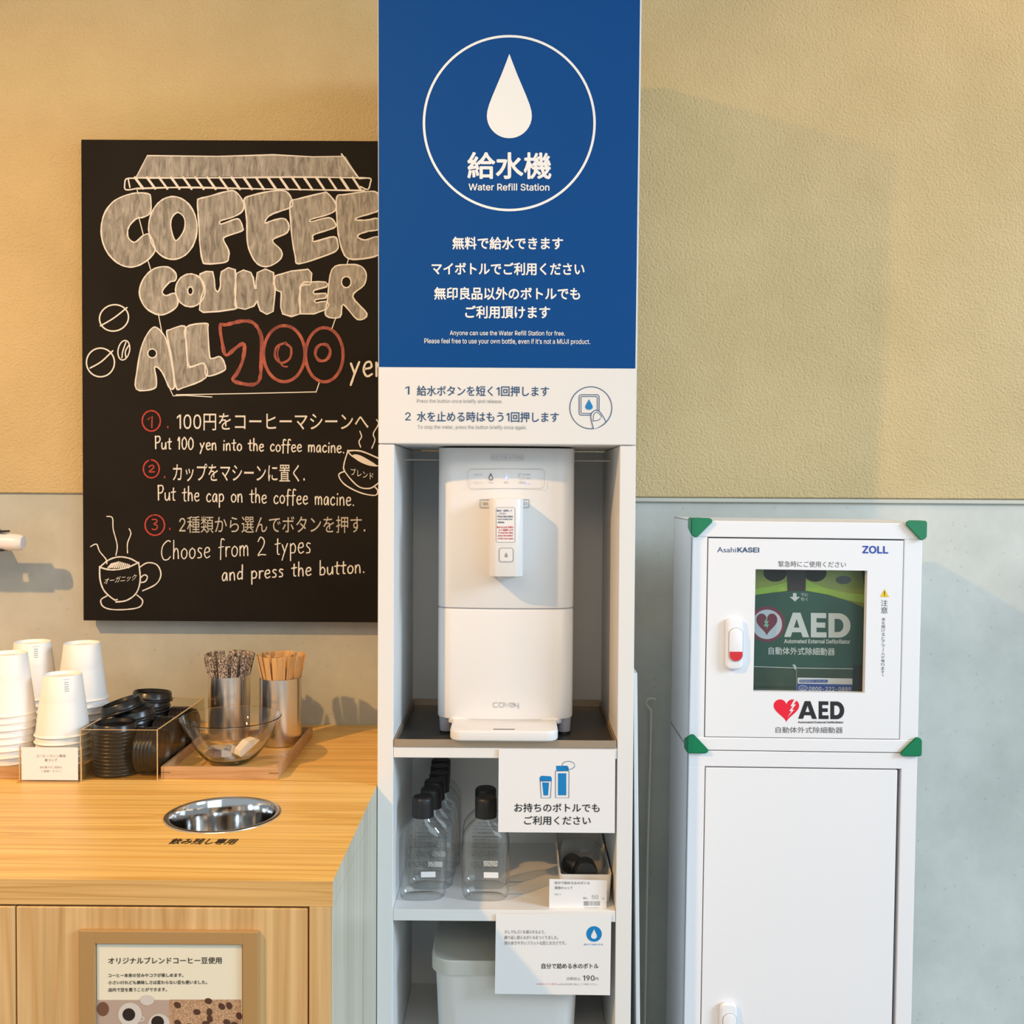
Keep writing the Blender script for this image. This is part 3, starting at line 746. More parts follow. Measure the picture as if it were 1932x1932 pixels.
ORD = ['topmost', 'second', 'third', 'fourth', 'fifth', 'sixth', 'seventh', 'eighth', 'ninth', 'tenth', 'eleventh', 'twelfth', 'thirteenth', 'fourteenth']

# ------------------------------------------------------------------ materials
M = {}
M['white'] = mat('white_laminate', (0.76, 0.755, 0.74), 0.45, linear=True)
M['white_gloss'] = mat('white_gloss_plastic', (0.76, 0.755, 0.75), 0.25, linear=True)
M['steel_white'] = mat('white_powder_coat', (0.82, 0.82, 0.84), 0.35, linear=True)
M['paper'] = mat('white_card', (0.79, 0.785, 0.79), 0.6, linear=True)
M['cream'] = mat('cream_paper', (0.80, 0.74, 0.58), 0.6, linear=True)
M['blue'] = mat('deep_blue_print', (0.0, 0.062, 0.25), 0.5, spec=0.15, linear=True)
M['ink_white'] = mat('white_print', (0.85, 0.85, 0.83), 0.5, linear=True)
M['navy'] = mat('navy_print', (0.015, 0.075, 0.20), 0.5, linear=True)
M['sky'] = mat('sky_blue_print', (0.0, 0.20, 0.52), 0.5, linear=True)
M['grey_ink'] = mat('grey_print', (0.30, 0.32, 0.34), 0.5, linear=True)
M['pale_ink'] = mat('pale_grey_print', (0.52, 0.53, 0.54), 0.5, linear=True)
M['black_ink'] = mat('black_print', (0.012, 0.012, 0.013), 0.5, linear=True)
M['label_ink'] = mat('dark_label_print', (0.075, 0.07, 0.065), 0.5, linear=True)
M['red_ink'] = mat('red_print', (0.62, 0.02, 0.025), 0.5, linear=True)
M['royal'] = mat('royal_blue_print', (0.02, 0.07, 0.42), 0.5, linear=True)
M['brown_ink'] = mat('brown_black_print', (0.03, 0.018, 0.01), 0.5, linear=True)
M['black'] = mat('black_plastic', (0.008, 0.008, 0.009), 0.28, linear=True)
M['black_matte'] = mat('black_matte_plastic', (0.010, 0.010, 0.011), 0.45, linear=True)
M['grey_leg'] = mat('grey_plastic', (0.34, 0.34, 0.38), 0.4, linear=True)
M['gap'] = mat('dark_gap', (0.02, 0.018, 0.015), 0.8, linear=True)
M['green'] = mat('green_plastic', (0.0, 0.19, 0.075), 0.35, linear=True)
M['steel'] = mat('brushed_steel', (0.72, 0.69, 0.65), 0.22, 1.0, linear=True)
M['chrome'] = mat('polished_steel', (0.66, 0.65, 0.64), 0.09, 1.0, linear=True)
M['tray_steel'] = mat('brushed_bronze_steel', (0.50, 0.38, 0.27), 0.42, 0.7, linear=True)
M['tray_floor'] = mat('dark_tray_floor', (0.030, 0.026, 0.022), 0.3, 0.0, linear=True)
M['glass'] = mat('clear_glass', (0.98, 0.985, 0.98), 0.0, linear=True)
nodes(M['glass'])[2].inputs['Transmission Weight'].default_value = 1.0
nodes(M['glass'])[2].inputs['IOR'].default_value = 1.45
M['pet'] = thin_glass('clear_bottle_plastic', (0.985, 0.99, 0.99), (0.62, 0.66, 0.68), 0.06, 1.5, 2.4)
M['acrylic'] = thin_glass('clear_acrylic', (0.95, 0.94, 0.91), (0.80, 0.72, 0.55), 0.03, 1.35, 0.8)
M['pane'] = thin_glass('window_pane', (0.93, 0.95, 0.94), (0.7, 0.7, 0.7), 0.02, 1.5, 1.0)
M['board'] = noise_color(mat('black_chalkboard', (20, 17, 14), 0.7, spec=0.12), (0.0085, 0.0072, 0.006), (0.014, 0.012, 0.010), (3, 3, 3))
M['plaster'] = noise_color(mat('beige_stucco', (190, 170, 120), 0.85, spec=0.25), (0.54, 0.42, 0.218), (0.595, 0.465, 0.25), (5, 5, 5), bump=0.75, bscale=200, bdist=0.004)
M['worktop'] = wood('ash_worktop', (0.88, 0.54, 0.15), (0.93, 0.60, 0.19), (0.78, 0.44, 0.10), (0.5, 11, 11), 11.0, 0.38)
M['edge_wood'] = wood('ash_edge_band', (0.68, 0.41, 0.14), (0.74, 0.46, 0.17), (0.58, 0.33, 0.10), (0.9, 30, 26), 6.0, 0.45)
M['door_wood'] = wood('ash_door', (0.66, 0.42, 0.18), (0.73, 0.49, 0.23), (0.60, 0.36, 0.14), (9, 9, 0.55), 8.0, 0.42)
M['tray_wood'] = wood('tray_wood', (0.52, 0.30, 0.14), (0.56, 0.33, 0.16), (0.46, 0.255, 0.11), (3, 30, 40), 4.0, 0.5)
M['daylit_wood'] = wood('daylit_ash_end', (0.56, 0.53, 0.42), (0.62, 0.59, 0.48), (0.50, 0.47, 0.36), (5, 6, 0.4), 5.0, 0.4)  # ash veneer; daylight washing over the counter end is painted into this paler colour
M['stick'] = noise_color(mat('birch_stick', (215, 150, 80), 0.6), (0.66, 0.40, 0.17), (0.74, 0.47, 0.22), (60, 60, 8))
M['sugar'] = noise_color(mat('printed_sugar_paper', (170, 140, 120), 0.55), (0.075, 0.05, 0.045), (0.62, 0.54, 0.46), (420, 420, 260), 2, lo=0.44, hi=0.56)
M['cup'] = mat('white_paper_cup', (0.86, 0.83, 0.78), 0.5, linear=True)
M['chalk'] = mat('white_chalk', (0.74, 0.73, 0.70), 0.85, linear=True)
M['chalk_thin'] = mat('thin_white_chalk', (0.50, 0.48, 0.43), 0.85, linear=True)
M['chalk_red'] = mat('red_chalk', (0.46, 0.05, 0.045), 0.85, linear=True)
M['chalk_rose'] = noise_color(mat('rubbed_red_chalk', (120, 50, 40), 0.85), (0.20, 0.055, 0.045), (0.46, 0.12, 0.085), (80, 80, 30), 3)
M['chalk_fill'] = noise_color(mat('rubbed_chalk', (150, 140, 120), 0.9), (0.15, 0.145, 0.135), (0.46, 0.45, 0.42), (110, 110, 24), 5, lo=0.30, hi=0.70, distort=1.0)
M['holder'] = mat('bronze_acrylic_frame', (0.42, 0.25, 0.095), 0.3, linear=True)


def concrete():
    m = noise_color(mat('grey_concrete', (185, 190, 180), 0.75, spec=0.3), (0.40, 0.42, 0.385), (0.63, 0.64, 0.59), (2.2, 2.2, 2.2), 8, 0.66, 0.3, 0.70, bump=0.22, bscale=45, bdist=0.001)
    n, l, b = nodes(m)
    src = b.inputs['Base Color'].links[0].from_socket
    g = n.new('ShaderNodeNewGeometry')
    t = n.new('ShaderNodeTexVoronoi')
    t.inputs['Scale'].default_value = 38
    l.new(g.outputs['Position'], t.inputs['Vector'])
    r = n.new('ShaderNodeValToRGB')
    r.color_ramp.elements[0].position = 0.04
    r.color_ramp.elements[1].position = 0.13
    r.color_ramp.elements[0].color = (0.74, 0.74, 0.74, 1)
    r.color_ramp.elements[1].color = (1, 1, 1, 1)
    l.new(t.outputs['Distance'], r.inputs[0])
    mx = n.new('ShaderNodeMix')
    mx.data_type = 'RGBA'
    mx.blend_type = 'MULTIPLY'
    mx.inputs['Factor'].default_value = 0.7
    l.new(src, mx.inputs['A'])
    l.new(r.outputs[0], mx.inputs['B'])
    l.new(mx.outputs['Result'], b.inputs['Base Color'])
    return m


M['concrete'] = concrete()
M['floor'] = noise_color(mat('grey_floor', (120, 112, 100), 0.5), (0.20, 0.185, 0.16), (0.27, 0.25, 0.22), (4, 4, 4))
M['ceiling'] = mat('white_ceiling', (0.74, 0.73, 0.70), 0.8, linear=True)

# ------------------------------------------------------------------ setting
WALL = 2.105
SEAM_L = P(100, 927, WALL).z
SEAM_R = P(1560, 944, WALL).z
seam = (SEAM_L + SEAM_R) / 2
bm = bmesh.new()
box(bm, -3.2, 3.2, WALL, WALL + 0.12, 0, 3.0, mi=1)
box(bm, -3.2, 3.2, WALL - 0.006, WALL + 0.001, seam, 3.0, 0.002, 1, mi=0)
tag(link('wall_back', bm, [M['plaster'], M['concrete']]), 'beige stucco wall over a grey concrete lower part', 'wall', kind='structure')
xs = P(1336, 940, WALL).x
bm = bmesh.new()
box(bm, P(1190, 940, WALL).x - 0.2, 3.2, WALL - 0.0075, WALL + 0.001, seam - 0.0095, seam - 0.0015, 0.001, 1)
tag(link('trim_1', bm, mat('pale_trim', (0.52, 0.52, 0.45), 0.6, linear=True)), 'thin pale trim between stucco and concrete', 'trim', kind='structure')
tag(link('floor', B(-3.2, 3.2, -3.0, WALL + 0.12, -0.06, 0.0), M['floor']), 'grey shop floor', 'floor', kind='structure')
tag(link('ceiling', B(-3.2, 3.2, -3.0, WALL + 0.12, 3.0, 3.06), M['ceiling']), 'white shop ceiling', 'ceiling', kind='structure')

# ------------------------------------------------------------------ counter
CF = 1.27                       # counter front
ZC = G(631, 1663, 0).z if False else EYE + (P(631, 1663, CF).z - EYE)
CX1 = min(P(631, 1690, CF).x, P(712.6, 1250, 1.677).x - 0.0012)        # counter's end
CX0 = -1.6
ZB = P(300, 1708, CF).z
ctr = thing('counter_cabinet', 'light wood counter cabinet with flat doors and an end panel painted daylight-pale', 'cabinet', ((CX0 + CX1) / 2, 1.7, 0))
bm = bmesh.new()
box(bm, CX0, CX0 + 0.018, CF + 0.022, WALL - 0.002, 0.02, ZB - 0.0005)
box(bm, CX1 - 0.020, CX1 - 0.002, CF + 0.022, WALL - 0.002, 0.02, ZB - 0.0005)
box(bm, CX0 + 0.018, CX1 - 0.020, WALL - 0.012, WALL - 0.002, 0.02, ZB - 0.0005)
box(bm, CX0 + 0.018, CX1 - 0.020, CF + 0.022, WALL - 0.012, 0.02, 0.038)
link('carcass', bm, M['door_wood'], ctr)
xd0, xd1 = P(30.5, 1800, CF).x, P(580, 1800, CF).x
link('stile', B(xd1 + 0.0022, CX1 - 0.002, CF, CF + 0.022, 0.02, ZB - 0.0005, 0.0006, 1), M['door_wood'], ctr)
zdt = P(300, 1713, CF).z
link('door', B(xd0, xd1, CF + 0.001, CF + 0.0215, 0.08, zdt, 0.001, 1), M['door_wood'], ctr)
link('door', B(CX0 + 0.02, xd0 - 0.0022, CF + 0.001, CF + 0.0215, 0.08, zdt, 0.001, 1), M['door_wood'], ctr)
link('end_panel', B(CX1 - 0.0018, CX1, CF + 0.0015, WALL - 0.003, 0.02, ZB - 0.0005), M['daylit_wood'], ctr, label='wood end panel with daylight painted into its grey-green colour')
link('plinth', B(CX0, CX1 - 0.03, CF + 0.05, WALL - 0.01, 0.0, 0.0199), M['gap'], ctr)

# round waste hole
c1, c2 = G(421, 1504.5, ZC), G(421, 1572.5, ZC)
HC = Vector(((c1.x + c2.x) / 2, (c1.y + c2.y) / 2, ZC))
HR = (c1.y - c2.y) / 2
wt = thing('worktop', 'yellowish ash worktop with a round waste hole', 'worktop', ((CX0 + CX1) / 2, 1.7, ZC))
bm = bmesh.new()
x0, x1, y0, y1 = CX0, CX1, CF, WALL - 0.001
hole = [(HC.x + (HR - 0.003) * math.cos(2 * PI * i / 64), HC.y + (HR - 0.003) * math.sin(2 * PI * i / 64)) for i in range(64)]
outer = [(x0, y0), (x1, y0), (x1, y1), (x0, y1)]
lp = [[Vector((*p, 0)) for p in outer], [Vector((*p, 0)) for p in hole]]
fl = [p for q in lp for p in q]
tris = tessellate_polygon(lp)
for z in (ZC, ZB):
    vs = [bm.verts.new((p.x, p.y, z)) for p in fl]
    for t in tris:
        bm.faces.new([vs[i] for i in t])
    if z == ZC:
        top = vs
for i in range(4):
    j = (i + 1) % 4
    f = bm.faces.new((top[i], top[j], vs[j], vs[i]))
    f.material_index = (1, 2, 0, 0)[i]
for i in range(64):
    j = (i + 1) % 64
    bm.faces.new((top[4 + i], top[4 + j], vs[4 + j], vs[4 + i]))
bmesh.ops.recalc_face_normals(bm, faces=bm.faces)
link('slab', bm, [M['worktop'], M['edge_wood'], M['daylit_wood']], wt)  # end face beside the shelving carries the same painted-in daylight
d = Print(level(ZC), 0.0004)
d.text('飲み残し専用', 316, 1581.5, 440, 1592.5, tilt=0.5, shear=12, bold=0.02)
d.done('lettering', M['brown_ink'], wt)
# chipped veneer at the corner
wc = thing('waste_chute', 'round polished steel waste chute set into the worktop', 'waste chute', HC)
bm = lathe([(HR - 0.0065, 0.0002), (HR - 0.005, 0.0016), (HR - 0.001, 0.0022), (HR + 0.0015, 0.0012), (HR + 0.002, 0.0002)], 72)
link('rim', bm, M['steel'], wc, world=False, smooth=True)
bm = lathe([(HR - 0.0062, 0.0004), (HR - 0.008, -0.004), (HR - 0.010, -0.03), (HR - 0.014, -0.11), (HR - 0.026, -0.145), (0, -0.15)], 72)
link('bowl', bm, M['chrome'], wc, world=False, smooth=True, angle=1.2)

# poster holder on the counter door
yh = CF - 0.004
hx0, hx1 = P(150, 1850, yh).x, P(488, 1850, yh).x
hz1 = P(300, 1756, yh).z
ph = thing('poster_holder', 'bronze framed acrylic poster holder fixed to the counter door', 'sign holder', ((hx0 + hx1) / 2, CF, hz1 - 0.33))
ix0, ix1 = P(180.5, 1850, yh).x, P(458, 1850, yh).x
iz1 = P(300, 1781, yh).z
zb = hz1 - 0.33
o = rrect(hx0, hx1, zb, hz1, 0.004, 4)
bm = bmesh.new()
box(bm, hx0, ix0, CF - 0.006, CF + 0.0008, zb, hz1, 0.0012, 2)
box(bm, ix1, hx1, CF - 0.006, CF + 0.0008, zb, hz1, 0.0012, 2)
box(bm, ix0 - 0.001, ix1 + 0.001, CF - 0.0059, CF + 0.0008, iz1, hz1, 0.0012, 2)
box(bm, ix0 - 0.001, ix1 + 0.001, CF - 0.0059, CF + 0.0008, zb, zb + 0.018, 0.0012, 2)
link('frame', bm, M['holder'], ph)
pt = link('poster', B(ix0 + 0.0008, ix1 - 0.0014, CF - 0.002, CF + 0.0002, zb + 0.0185, iz1 - 0.001), M['cream'], ph)
sv = vertical(CF - 0.002)
D = dict(org=(0, 1600), sc=2.683)
d = Print(sv, 0.0003, **D)
d.text('オリジナルブレンドコーヒー豆使用', 548, 553, 1122, 588, tilt=-2, bold=0.012)
d.text('コーヒー本来の甘みやコクが楽しめます。', 548, 635, 928, 655, tilt=-2, bold=0.012, res=2)
d.text('小さいけれども美味しさは変わらない豆も使いました。', 548, 671, 1048, 691, tilt=-2, bold=0.012, res=2)
d.text('店内で豆を買うことができます。', 548, 708, 845, 728, tilt=-2, bold=0.012, res=2)
d.done('lettering', M['brown_ink'], pt)
zl = 1250
d = Print(sv, 0.0002, **D)
d.rect(489, 769, 856, zl)
d.done('cups_photo', mat('photo_taupe', (0.46, 0.34, 0.27), 0.6, linear=True), pt, label='taupe photograph of coffee cups')
d = Print(sv, 0.0002, **D)
d.rect(856.5, 767, 1221, zl)
burlap = noise_color(mat('photo_burlap', (190, 140, 95), 0.6), (0.36, 0.20, 0.105), (0.58, 0.37, 0.215), (700, 700, 700), 1, lo=0.4, hi=0.6)
d.done('beans_photo', burlap, pt, label='photograph of coffee beans on burlap')
d = Print(sv, 0.0005, **D)
for cx, cy, r in ((658, 843, 60), (805, 895, 56)):
    d.ell(cx, cy, r, r)
d.ring(715, 865, 14, 10, 7)
d.ell(745, 770, 36, 26)
d.done('cups_print', mat('photo_white', (0.62, 0.57, 0.51), 0.6, linear=True), pt)
d = Print(sv, 0.0007, **D)
M['coffee'] = mat('photo_coffee', (0.022, 0.012, 0.008), 0.5, linear=True)
d.ell(652, 843, 32, 32)
d.done('coffee_print', M['coffee'], pt)
d = Print(sv, 0.0007, **D)
d.ell(798, 882, 32, 32)
d.done('coffee_print', M['coffee'], pt)
d = Print(sv, 0.0005, **D)
d.ell(521, 815, 30, 36)
d.done('bowl_print', mat('photo_bowl', (0.17, 0.075, 0.04), 0.5, linear=True), pt)
d = Print(sv, 0.0005, **D)
for cx, cy, a in ((898, 795, 0.6), (996, 830, 0.2), (1060, 830, 1.5), (1055, 775, 0.2), (1122, 802, 0.8), (1160, 798, 1.2), (900, 885, 0.7), (1062, 865, 1.4), (1042, 890, 0.2), (1148, 882, 0.4), (1186, 895, 0.2), (1210, 850, 1.2), (960, 905, 1)):
    d.ell(cx, cy, 19, 15, 20, a)
d.done('beans_print', mat('photo_bean', (0.085, 0.035, 0.018), 0.5, linear=True), pt)

# ------------------------------------------------------------------ chalkboard
BF = 2.066
bx0 = (P(150, 262, BF).x + P(160, 1170, BF).x) / 2
bx1 = P(770, 700, BF).x
bz1 = (P(150, 262, BF).z + P(714, 267, BF).z) / 2
bz0 = (P(160, 1171, BF).z + P(712, 1174, BF).z) / 2
cb = thing('chalkboard', 'black chalkboard lettered for the coffee counter, fixed to the wall', 'chalkboard', ((bx0 + bx1) / 2, BF, bz0))
link('panel', B(bx0, bx1, BF, BF + 0.020, bz0, bz1, 0.001, 1), M['board'], cb)
for x in (bx0 + 0.05, bx1 - 0.05):
    for z, q in ((bz0 + 0.07, 0.0188), (bz1 - 0.07, 0.0128)):
        link('wall_spacer', lathe([(0.009, 0), (0.009, q)], 16, None, Matrix.Translation((x, BF + 0.0198, z)) @ Matrix.Rotation(-PI / 2, 4, 'X'), True, True), M['steel'], cb)
sb = vertical(BF)
D1 = dict(org=(140, 250), sc=3.331)
D2 = dict(org=(140, 740), sc=3.331)
LET = {
    'C': ([(465, 385), (480, 410), (480, 500), (440, 530), (385, 545), (340, 600), (340, 660), (380, 690), (430, 650), (470, 640), (500, 700), (505, 750), (450, 810), (370, 845), (290, 830), (220, 770), (180, 690), (170, 600), (190, 510), (240, 440), (310, 400), (390, 380)], []),
    'O': (Print.epts(620, 600, 152, 197, 24), [[(610, 545), (650, 502), (693, 540), (690, 615), (640, 680), (612, 620)]]),
    'F1': ([(775, 430), (790, 415), (850, 400), (960, 370), (1010, 370), (1060, 430), (1060, 490), (1000, 530), (920, 555), (925, 575), (1010, 545), (1040, 550), (1060, 600), (1050, 620), (950, 655), (940, 680), (970, 740), (970, 780), (950, 815), (830, 825), (805, 800), (790, 700), (785, 600), (778, 500)], []),
    'F2': ([(1070, 420), (1100, 400), (1230, 370), (1330, 370), (1370, 430), (1360, 470), (1250, 510), (1210, 540), (1200, 570), (1240, 555), (1310, 540), (1340, 560), (1350, 600), (1330, 635), (1260, 665), (1250, 690), (1300, 740), (1300, 790), (1240, 835), (1180, 840), (1130, 800), (1090, 700), (1085, 560), (1075, 470)], []),
    'E1': ([(1365, 425), (1395, 420), (1560, 380), (1590, 380), (1640, 440), (1640, 490), (1580, 520), (1490, 545), (1490, 560), (1600, 535), (1640, 570), (1630, 600), (1510, 640), (1500, 665), (1510, 685), (1630, 655), (1655, 690), (1650, 740), (1560, 780), (1410, 825), (1390, 780), (1370, 670), (1360, 550), (1355, 470)], []),
    'E2': ([(1650, 405), (1700, 390), (1850, 370), (1905, 380), (1930, 430), (1910, 490), (1860, 510), (1780, 535), (1770, 550), (1840, 550), (1905, 540), (1930, 570), (1910, 610), (1850, 620), (1790, 640), (1785, 660), (1830, 675), (1910, 655), (1940, 710), (1910, 770), (1800, 795), (1720, 790), (1685, 740), (1660, 640), (1650, 520)], []),
    'c': ([(480, 870), (540, 845), (600, 850), (640, 890), (635, 930), (600, 940), (560, 985), (555, 1010), (580, 1025), (630, 1010), (650, 1050), (640, 1100), (560, 1145), (500, 1135), (440, 1090), (410, 1010), (430, 930)], []),
    'o': (Print.epts(730, 992, 93, 103, 20), [Print.epts(730, 995, 17, 25, 10)]),
    'u': ([(790, 890), (870, 875), (885, 980), (905, 1000), (920, 960), (925, 875), (1012, 862), (1010, 1080), (1005, 1110), (810, 1130), (790, 1090), (800, 1030), (815, 980), (800, 930)], []),
    'n': ([(1020, 885), (1110, 880), (1130, 950), (1145, 990), (1150, 880), (1252, 880), (1250, 1125), (1170, 1120), (1150, 1050), (1130, 1090), (1020, 1100)], []),
    't': ([(1265, 900), (1470, 860), (1490, 920), (1480, 958), (1418, 970), (1418, 1140), (1310, 1140), (1300, 1050), (1300, 1000), (1270, 990)], []),
    'e': ([(1425, 960), (1480, 940), (1580, 940), (1585, 970), (1510, 990), (1510, 1015), (1580, 1010), (1580, 1040), (1515, 1050), (1520, 1070), (1588, 1060), (1588, 1110), (1425, 1140)], []),
    'r': ([(1620, 860), (1720, 830), (1800, 840), (1835, 890), (1820, 960), (1750, 1030), (1840, 1140), (1780, 1175), (1690, 1080), (1670, 1160), (1582, 1150), (1592, 1050)], [Print.epts(1710, 940, 30, 35, 12)]),
    'a': ([(390, 1612), (398, 1480), (420, 1360), (455, 1275), (505, 1222), (558, 1265), (583, 1320), (608, 1420), (630, 1590), (600, 1605), (560, 1520), (530, 1480), (505, 1480), (518, 1560), (500, 1610)], [Print.epts(490, 1388, 28, 28, 12)]),
    'l1': ([(582, 1265), (600, 1240), (693, 1217), (700, 1300), (713, 1460), (720, 1478), (813, 1452), (828, 1540), (680, 1605), (640, 1600), (615, 1430)], []),
    'l2': ([(700, 1225), (830, 1200), (840, 1240), (850, 1400), (870, 1420), (920, 1410), (950, 1470), (935, 1500), (832, 1530), (815, 1450), (722, 1468), (707, 1330)], []),
}
fill = Print(sb, 0.0003, **D1)
outl = Print(sb, 0.0006, **D1)
for k, (o, h) in LET.items():
    rnd = 2 if k in ('n', 't', 'e', 'u') else 4
    so = spline(o, rnd, True)
    sh = [spline(q, 4, True) for q in h]
    fill.poly(so, sh)
    outl.line(so, 9, closed=True, jit=0.25)
    for q in sh:
        outl.line(q, 8, closed=True, jit=0.2)
roof = [(390, 280), (460, 145), (900, 150), (1250, 138), (1500, 152), (1705, 150), (1780, 275), (1200, 275)]
fill.poly([(390, 280), (460, 145), (900, 150), (1250, 138), (1500, 152), (1705, 150), (1780, 275)])
outl.line([(390, 280), (460, 145), (900, 150), (1250, 140), (1500, 153), (1680, 150)], 8, jit=0.2)
outl.line([(1680, 135), (1782, 278)], 10)
outl.line([(390, 285), (900, 285), (1400, 280), (1830, 285)], 10, 4, jit=0.2)
outl.line([(400, 352), (700, 345), (1200, 355), (1825, 365)], 10, 4, jit=0.2)
outl.line([(390, 288), (330, 290), (318, 320), (325, 360), (400, 350)], 9, 4)
outl.line([(1790, 290), (1860, 288), (1860, 320), (1845, 358), (1800, 340)], 9, 4)
for i in range(19):
    x = 395 + i * 76
    outl.line([(x - 14, 282), (x + 38, 352 + i * 0.5)], 15, jit=0.15)
outl.line([(340, 295), (350, 345)], 9)
fill.done('chalk_fill', M['chalk_fill'], cb, 'rubbed grey chalk filling the big letters and roof')
for a in ([(395, 360), (403, 388)], [(405, 530), (435, 645)], [(465, 810), (480, 860)], [(1725, 790), (1714, 830)], [(528, 1135), (552, 1262)], [(1645, 1160), (1620, 1232)], [(602, 1612), (622, 1655), (700, 1652), (865, 1662)], [(640, 1648), (1100, 1640), (1520, 1630)], [(1540, 1572), (1520, 1632)]):
    outl.line(a, 6)
outl.done('chalk_lettering', M['chalk'], cb)
red = Print(sb, 0.0007, **D1)
seven = [(918, 1215), (955, 1208), (1060, 1185), (1130, 1200), (1175, 1280), (1175, 1400), (1168, 1540), (1120, 1585), (1000, 1560), (1025, 1510), (1060, 1430), (1068, 1330), (1020, 1350), (955, 1400), (932, 1330)]
red.line(spline(seven, 4, True), 22, closed=True, jit=0.25)
red.ring(1320, 1390, 130, 176, 20)
red.ring(1572, 1397, 118, 170, 20)
red.line([(1330, 1322), (1275, 1345), (1262, 1405), (1300, 1448), (1355, 1420), (1362, 1355), (1325, 1325)], 15, 5)
red.line([(1292, 1335), (1278, 1395), (1305, 1462), (1340, 1472)], 9, 5)
red.ring(1562, 1383, 48, 52, 16)
red.ring(1562, 1383, 40, 60, 9, rot=0.4)
red.done('red_chalk_price', M['chalk_rose'], cb, 'rubbed red chalk price 700')
for (cx, cy, rx, ry), num, dot in (((485, 180, 56, 64), [(465, 170), (490, 150), (488, 222)], (588, 215)),
                                  ((485, 482, 49, 56), [(470, 470), (490, 458), (500, 475), (470, 500), (505, 500)], (568, 530)),
                                  ((507, 835, 60, 64), [(490, 800), (515, 800), (520, 815), (500, 828), (522, 838), (515, 862), (490, 860)], (600, 855))):
    red = Print(sb, 0.0007, **D2)
    pts = [(cx + rx * (1 + 0.03 * i / 20) * math.cos(-1.9 + 2 * PI * i / 20 * 1.04), cy + ry * math.sin(-1.9 + 2 * PI * i / 20 * 1.04)) for i in range(21)]
    red.line(pts, 9, 3, jit=0.2)
    red.line(num, 8, 3 if len(num) > 3 else 0)
    red.line([dot, (dot[0] + 1, dot[1] + 8)], 8)
    red.done('red_chalk_number', M['chalk_red'], cb, 'step number in a red chalk circle')

